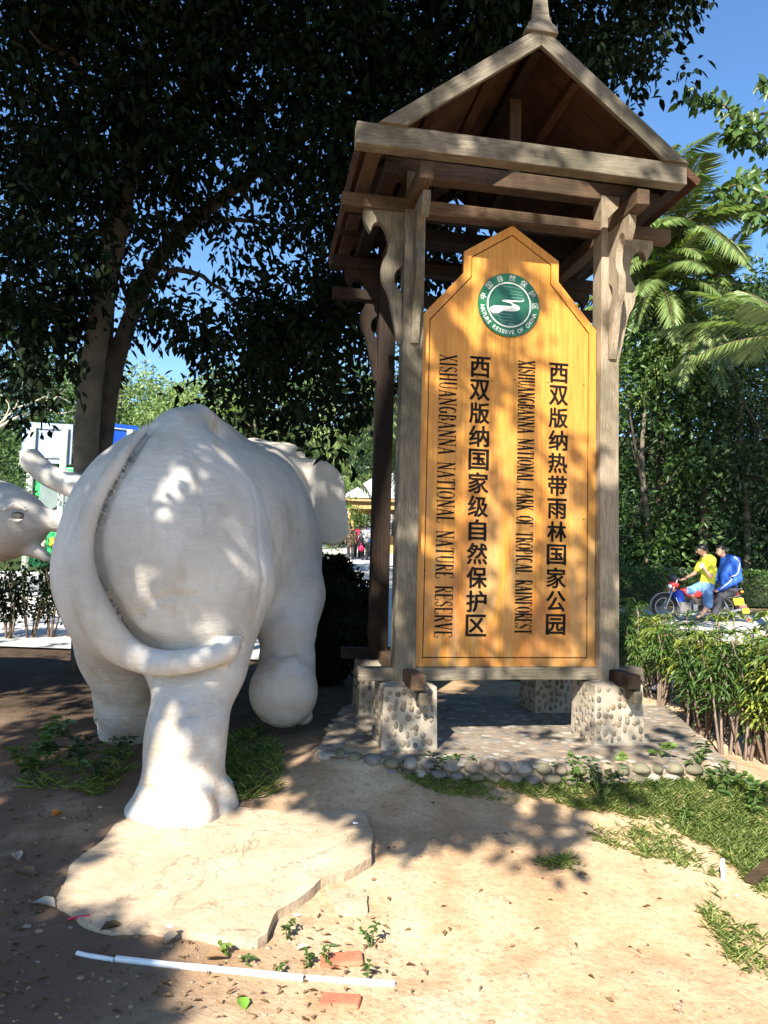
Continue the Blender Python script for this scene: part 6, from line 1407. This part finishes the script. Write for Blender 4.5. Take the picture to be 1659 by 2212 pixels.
def scrap(u, v, s, label): 
    p = G(u, v, .006); g = Geo(); P = [(RNG.uniform(.6, 1)*s*math.cos(a), RNG.uniform(.6, 1)*s*.7*math.sin(a)) for a in np.linspace(0, 6.28, 7)[:-1]]; g.prism(P, .004, (0, 0, 0), (1, 0, 0), (0, 1, 0), (0, 0, 1)); tag(g.obj('paper_scrap', WHT, None, False, p+[0, 0, .0]), label, 'litter')
scrap(641, 1977, .016, 'white scrap in the weeds right of the slab edge'); scrap(1592, 2237 if False else 1935, .010, 'white speck of litter near the white stake')
for u, v, lb in ((367, 2001, 'white scrap on the front of the cement slab'), (767, 1778, 'white scrap near the right end of the cement slab')):
    p = G(u, v, .078); g = Geo(); P = [(RNG.uniform(.6, 1)*.018*math.cos(a), RNG.uniform(.6, 1)*.012*math.sin(a)) for a in np.linspace(0, 6.28, 7)[:-1]]; g.prism(P, .004, (0, 0, 0), (1, 0, 0), (0, 1, 0), (0, 0, 1)); tag(g.obj('paper_scrap', WHT, None, False, p), lb, 'litter')
# loose litter and stones
def scatter(name, n, polys, dz, fn):
    pts = []
    for poly, w in polys: pts += list(poly_pts(poly, max(1, int(n*w)), dz))
    return fn(name, np.array(pts))
def gz(P): P = P.copy(); P[:, 2] = hz(P[:, 1])+relief(P[:, 0], P[:, 1]); return P
def litter(name, P):
    P = gz(P)+[0, 0, .008]; n = len(P); a = RNG.uniform(0, 6.28, n)
    o = leaf_obj(name, P, np.stack([np.cos(a), np.sin(a), RNG.uniform(-.1, .35, n)], 1), unit(np.array([0, 0, 1.0])+RNG.normal(0, .3, (n, 3))), RNG.uniform(.012, .05, n), RNG.uniform(.006, .02, n), DRY, None, (0, 3, 0), .3, .2); tag(o, kind='stuff')
scatter('dry_leaf_litter', 520, [([(0, 1400), (280, 1600), (280, 1800), (100, 1960), (0, 2212), (0, 1400)], .45), ([(0, 2000), (300, 2060), (900, 2150), (800, 2212), (0, 2212)], .22), ([(300, 1990), (600, 2020), (800, 1900), (860, 2140), (300, 2080)], .15), ([(800, 1700), (1500, 1800), (1600, 2212), (850, 2212)], .1), ([(700, 1560), (1500, 1600), (1500, 1640), (720, 1640)], .08)], 0, litter)
def stones(name, P):
    P = gz(P); g = Geo()
    for p in P: s = RNG.uniform(.003, .0075)*RNG.choice([1, 1, 1, 1.8]); g.ball(p-[0, 3, -s*.2], (s*RNG.uniform(.8, 1.5), s, s*.6), int(RNG.integers(0, 3)), 7, 5, .15)
    o = g.obj(name, [plain('dirt_clod', (.40, .26, .15), .95, .1, .25, 9, .3), M_peb[1], plain('dirt_clod_dark', (.26, .165, .10), .95, .1, .25, 9, .3)], None, True, (0, 3, 0)); tag(o, kind='stuff')
scatter('loose_pebbles', 380, [([(0, 1600), (280, 1700), (280, 1900), (0, 2212)], .25), ([(250, 2000), (850, 1950), (900, 2212), (0, 2212)], .4), ([(800, 1720), (1600, 1850), (1659, 2212), (850, 2212)], .35)], 0, stones)
GRS = leafmat('grass_blade', (.14, .23, .05), (.38, .43, .15), .4, .5, .3)
def grass(name, P, hmin=.02, hmax=.075):
    P = gz(P); m = len(P); k = 6; Q = np.repeat(P, k, 0)+RNG.normal(0, .018, (m*k, 3))*[1, 1, 0]; n = len(Q); a = RNG.uniform(0, 6.28, n); up = RNG.uniform(.3, 1.6, n)
    D = unit(np.stack([np.cos(a), np.sin(a), up], 1)); L = RNG.uniform(hmin, hmax, n)
    o = leaf_obj(name, Q, D, np.stack([-np.cos(a), -np.sin(a), np.ones(n)], 1), L, RNG.uniform(.0025, .0055, n), GRS, None, (0, 4, 0), .1, .25); tag(o, kind='stuff')
patchy = lambda P, s, t: P[vnoise(P[:, 0], P[:, 1], s, 9)+RNG.normal(0, .25, len(P)) > t]
g1 = np.concatenate([poly_pts([(1000, 1690), (1250, 1680), (1659, 1710), (1659, 1940), (1560, 1850), (1430, 1780), (1250, 1755), (1080, 1725)], 2300), patchy(poly_pts([(1560, 1880), (1659, 1960), (1659, 2120), (1590, 2080), (1520, 1980)], 700), 6, .15), patchy(poly_pts([(860, 1680), (1000, 1690), (1080, 1745), (960, 1730), (880, 1712)], 300), 5, 0), patchy(poly_pts([(1080, 1740), (1430, 1790), (1560, 1900), (1300, 1830)], 400), 5, .25), poly_pts([(860, 1668), (1100, 1688), (1500, 1690), (1500, 1712), (1080, 1712), (870, 1690)], 900), poly_pts([(1160, 1862), (1230, 1852), (1240, 1875), (1180, 1880)], 40)])
grass('grass', g1)
grass('grass', np.concatenate([poly_pts([(470, 1600), (560, 1570), (610, 1640), (600, 1720), (540, 1742), (480, 1735)], 200), patchy(poly_pts([(40, 1600), (280, 1570), (290, 1690), (200, 1720), (60, 1700)], 160), 5, 0)]), .04, .13)
# broad leaved weeds
def weed(u, v, n, H, L, lm, label, seed, grp=None, dz=0.0):
    r = np.random.default_rng(seed); b = G(u, v, dz); t = empty('weed', label, 'weed', b, 0, grp); P = []; D = []; g = Geo(); ns = max(2, n//9)
    for j in range(ns):
        a = r.uniform(0, 6.28); e = np.array([math.cos(a)*H*.5*r.uniform(.3, 1), math.sin(a)*H*.5*r.uniform(.3, 1), H*r.uniform(.6, 1)]); q = smooth_path([(0, 0, -.02), e*.5+[0, 0, .15*H], e], 4); g.tube(q, np.linspace(.0035, .0015, len(q)), 5)
        for i in range(n//ns): c = q[int(r.integers(len(q)//4, len(q)))]; P.append(c); z = r.uniform(0, 6.28); D.append((math.cos(z), math.sin(z), r.uniform(-.1, .5)))
    g.obj('stems', plain('weed_stem', (.10, .14, .04), .8), t, True); n = len(P)
    leaf_obj('foliage', P, D, rdir(n, 2.2, r), L*r.uniform(.6, 1.2, n), L*r.uniform(.4, .6, n), lm, t, None, .15, .2, six=True)
j = 0
for u, v, n, H, L, lm, lb in [(490, 2062, 14, .05, .035, LF_lite, 'small bright weed at the front edge of the cement slab'), (530, 2085, 10, .04, .03, LF_mid, 'flat little weed above the long pipe'), (620, 2030, 26, .08, .03, LF_mid, 'weed growing at the broken right corner of the slab'), (670, 2090, 24, .06, .028, LF_mid, 'weed between slab corner and red brick'), (705, 2085, 18, .08, .03, LF_mid, 'weed left of the red brick above the pipe'), (800, 2045, 26, .10, .03, LF_mid, 'upright weed right of the broken slab'), (795, 2125, 16, .07, .028, LF_mid, 'weed growing over the right pipe piece'), (600, 2115, 12, .04, .025, LF_mid, 'tiny weed beside the long pipe'),
        (880, 1690, 60, .18, .045, LF_deep, 'dark weed below the left end of the platform edge'), (940, 1700, 90, .22, .05, LF_deep, 'dark bushy weed in front of the left stone pier'), (1000, 1700, 80, .2, .045, LF_mid, 'bushy weed at the foot of the platform stones'), (1090, 1700, 30, .16, .05, LF_lite, 'light green weed against the cobbled platform edge'), (1240, 1720, 70, .24, .05, LF_mid, 'tall weed in front of the middle of the platform'), (1300, 1740, 80, .26, .045, LF_deep, 'dusty dark weed in the grass before the platform'), (1350, 1690, 30, .2, .06, LF_lite, 'weed with bright leaves by the right pier'), (1445, 1680, 30, .24, .07, LF_lite, 'bright broad leaved weed climbing the platform corner'), (1500, 1700, 60, .3, .06, LF_mid, 'leafy weed at the right corner of the platform'), (1560, 1740, 70, .25, .06, LF_mid, 'leafy weed under the crotons at right'), (1620, 1770, 80, .25, .06, LF_mid, 'leafy weed at the right edge below the crotons'), (1470, 1790, 40, .12, .04, LF_mid, 'low weed in the grass right of the path'),
        (95, 1655, 60, .32, .10, LF_mid, 'broad leaved weed in the shade at far left'), (60, 1680, 40, .24, .09, LF_mid, 'dark leafy weed at the left edge'), (170, 1660, 60, .22, .07, LF_deep, 'grey green weed left of the standing elephant leg'), (225, 1600, 60, .24, .05, LF_mid, 'weed against the far hind leg of the elephant'), (210, 1690, 50, .16, .05, LF_deep, 'low weed left of the elephant foot'), (265, 1640, 40, .18, .05, LF_deep, 'weed just left of the sunlit elephant leg'),
        (560, 1650, 40, .16, .04, LF_deep, 'weed in the shaded grass right of the sunlit leg')]:
    weed(u, v, n, H, L, lm, lb, 500+j); j += 1
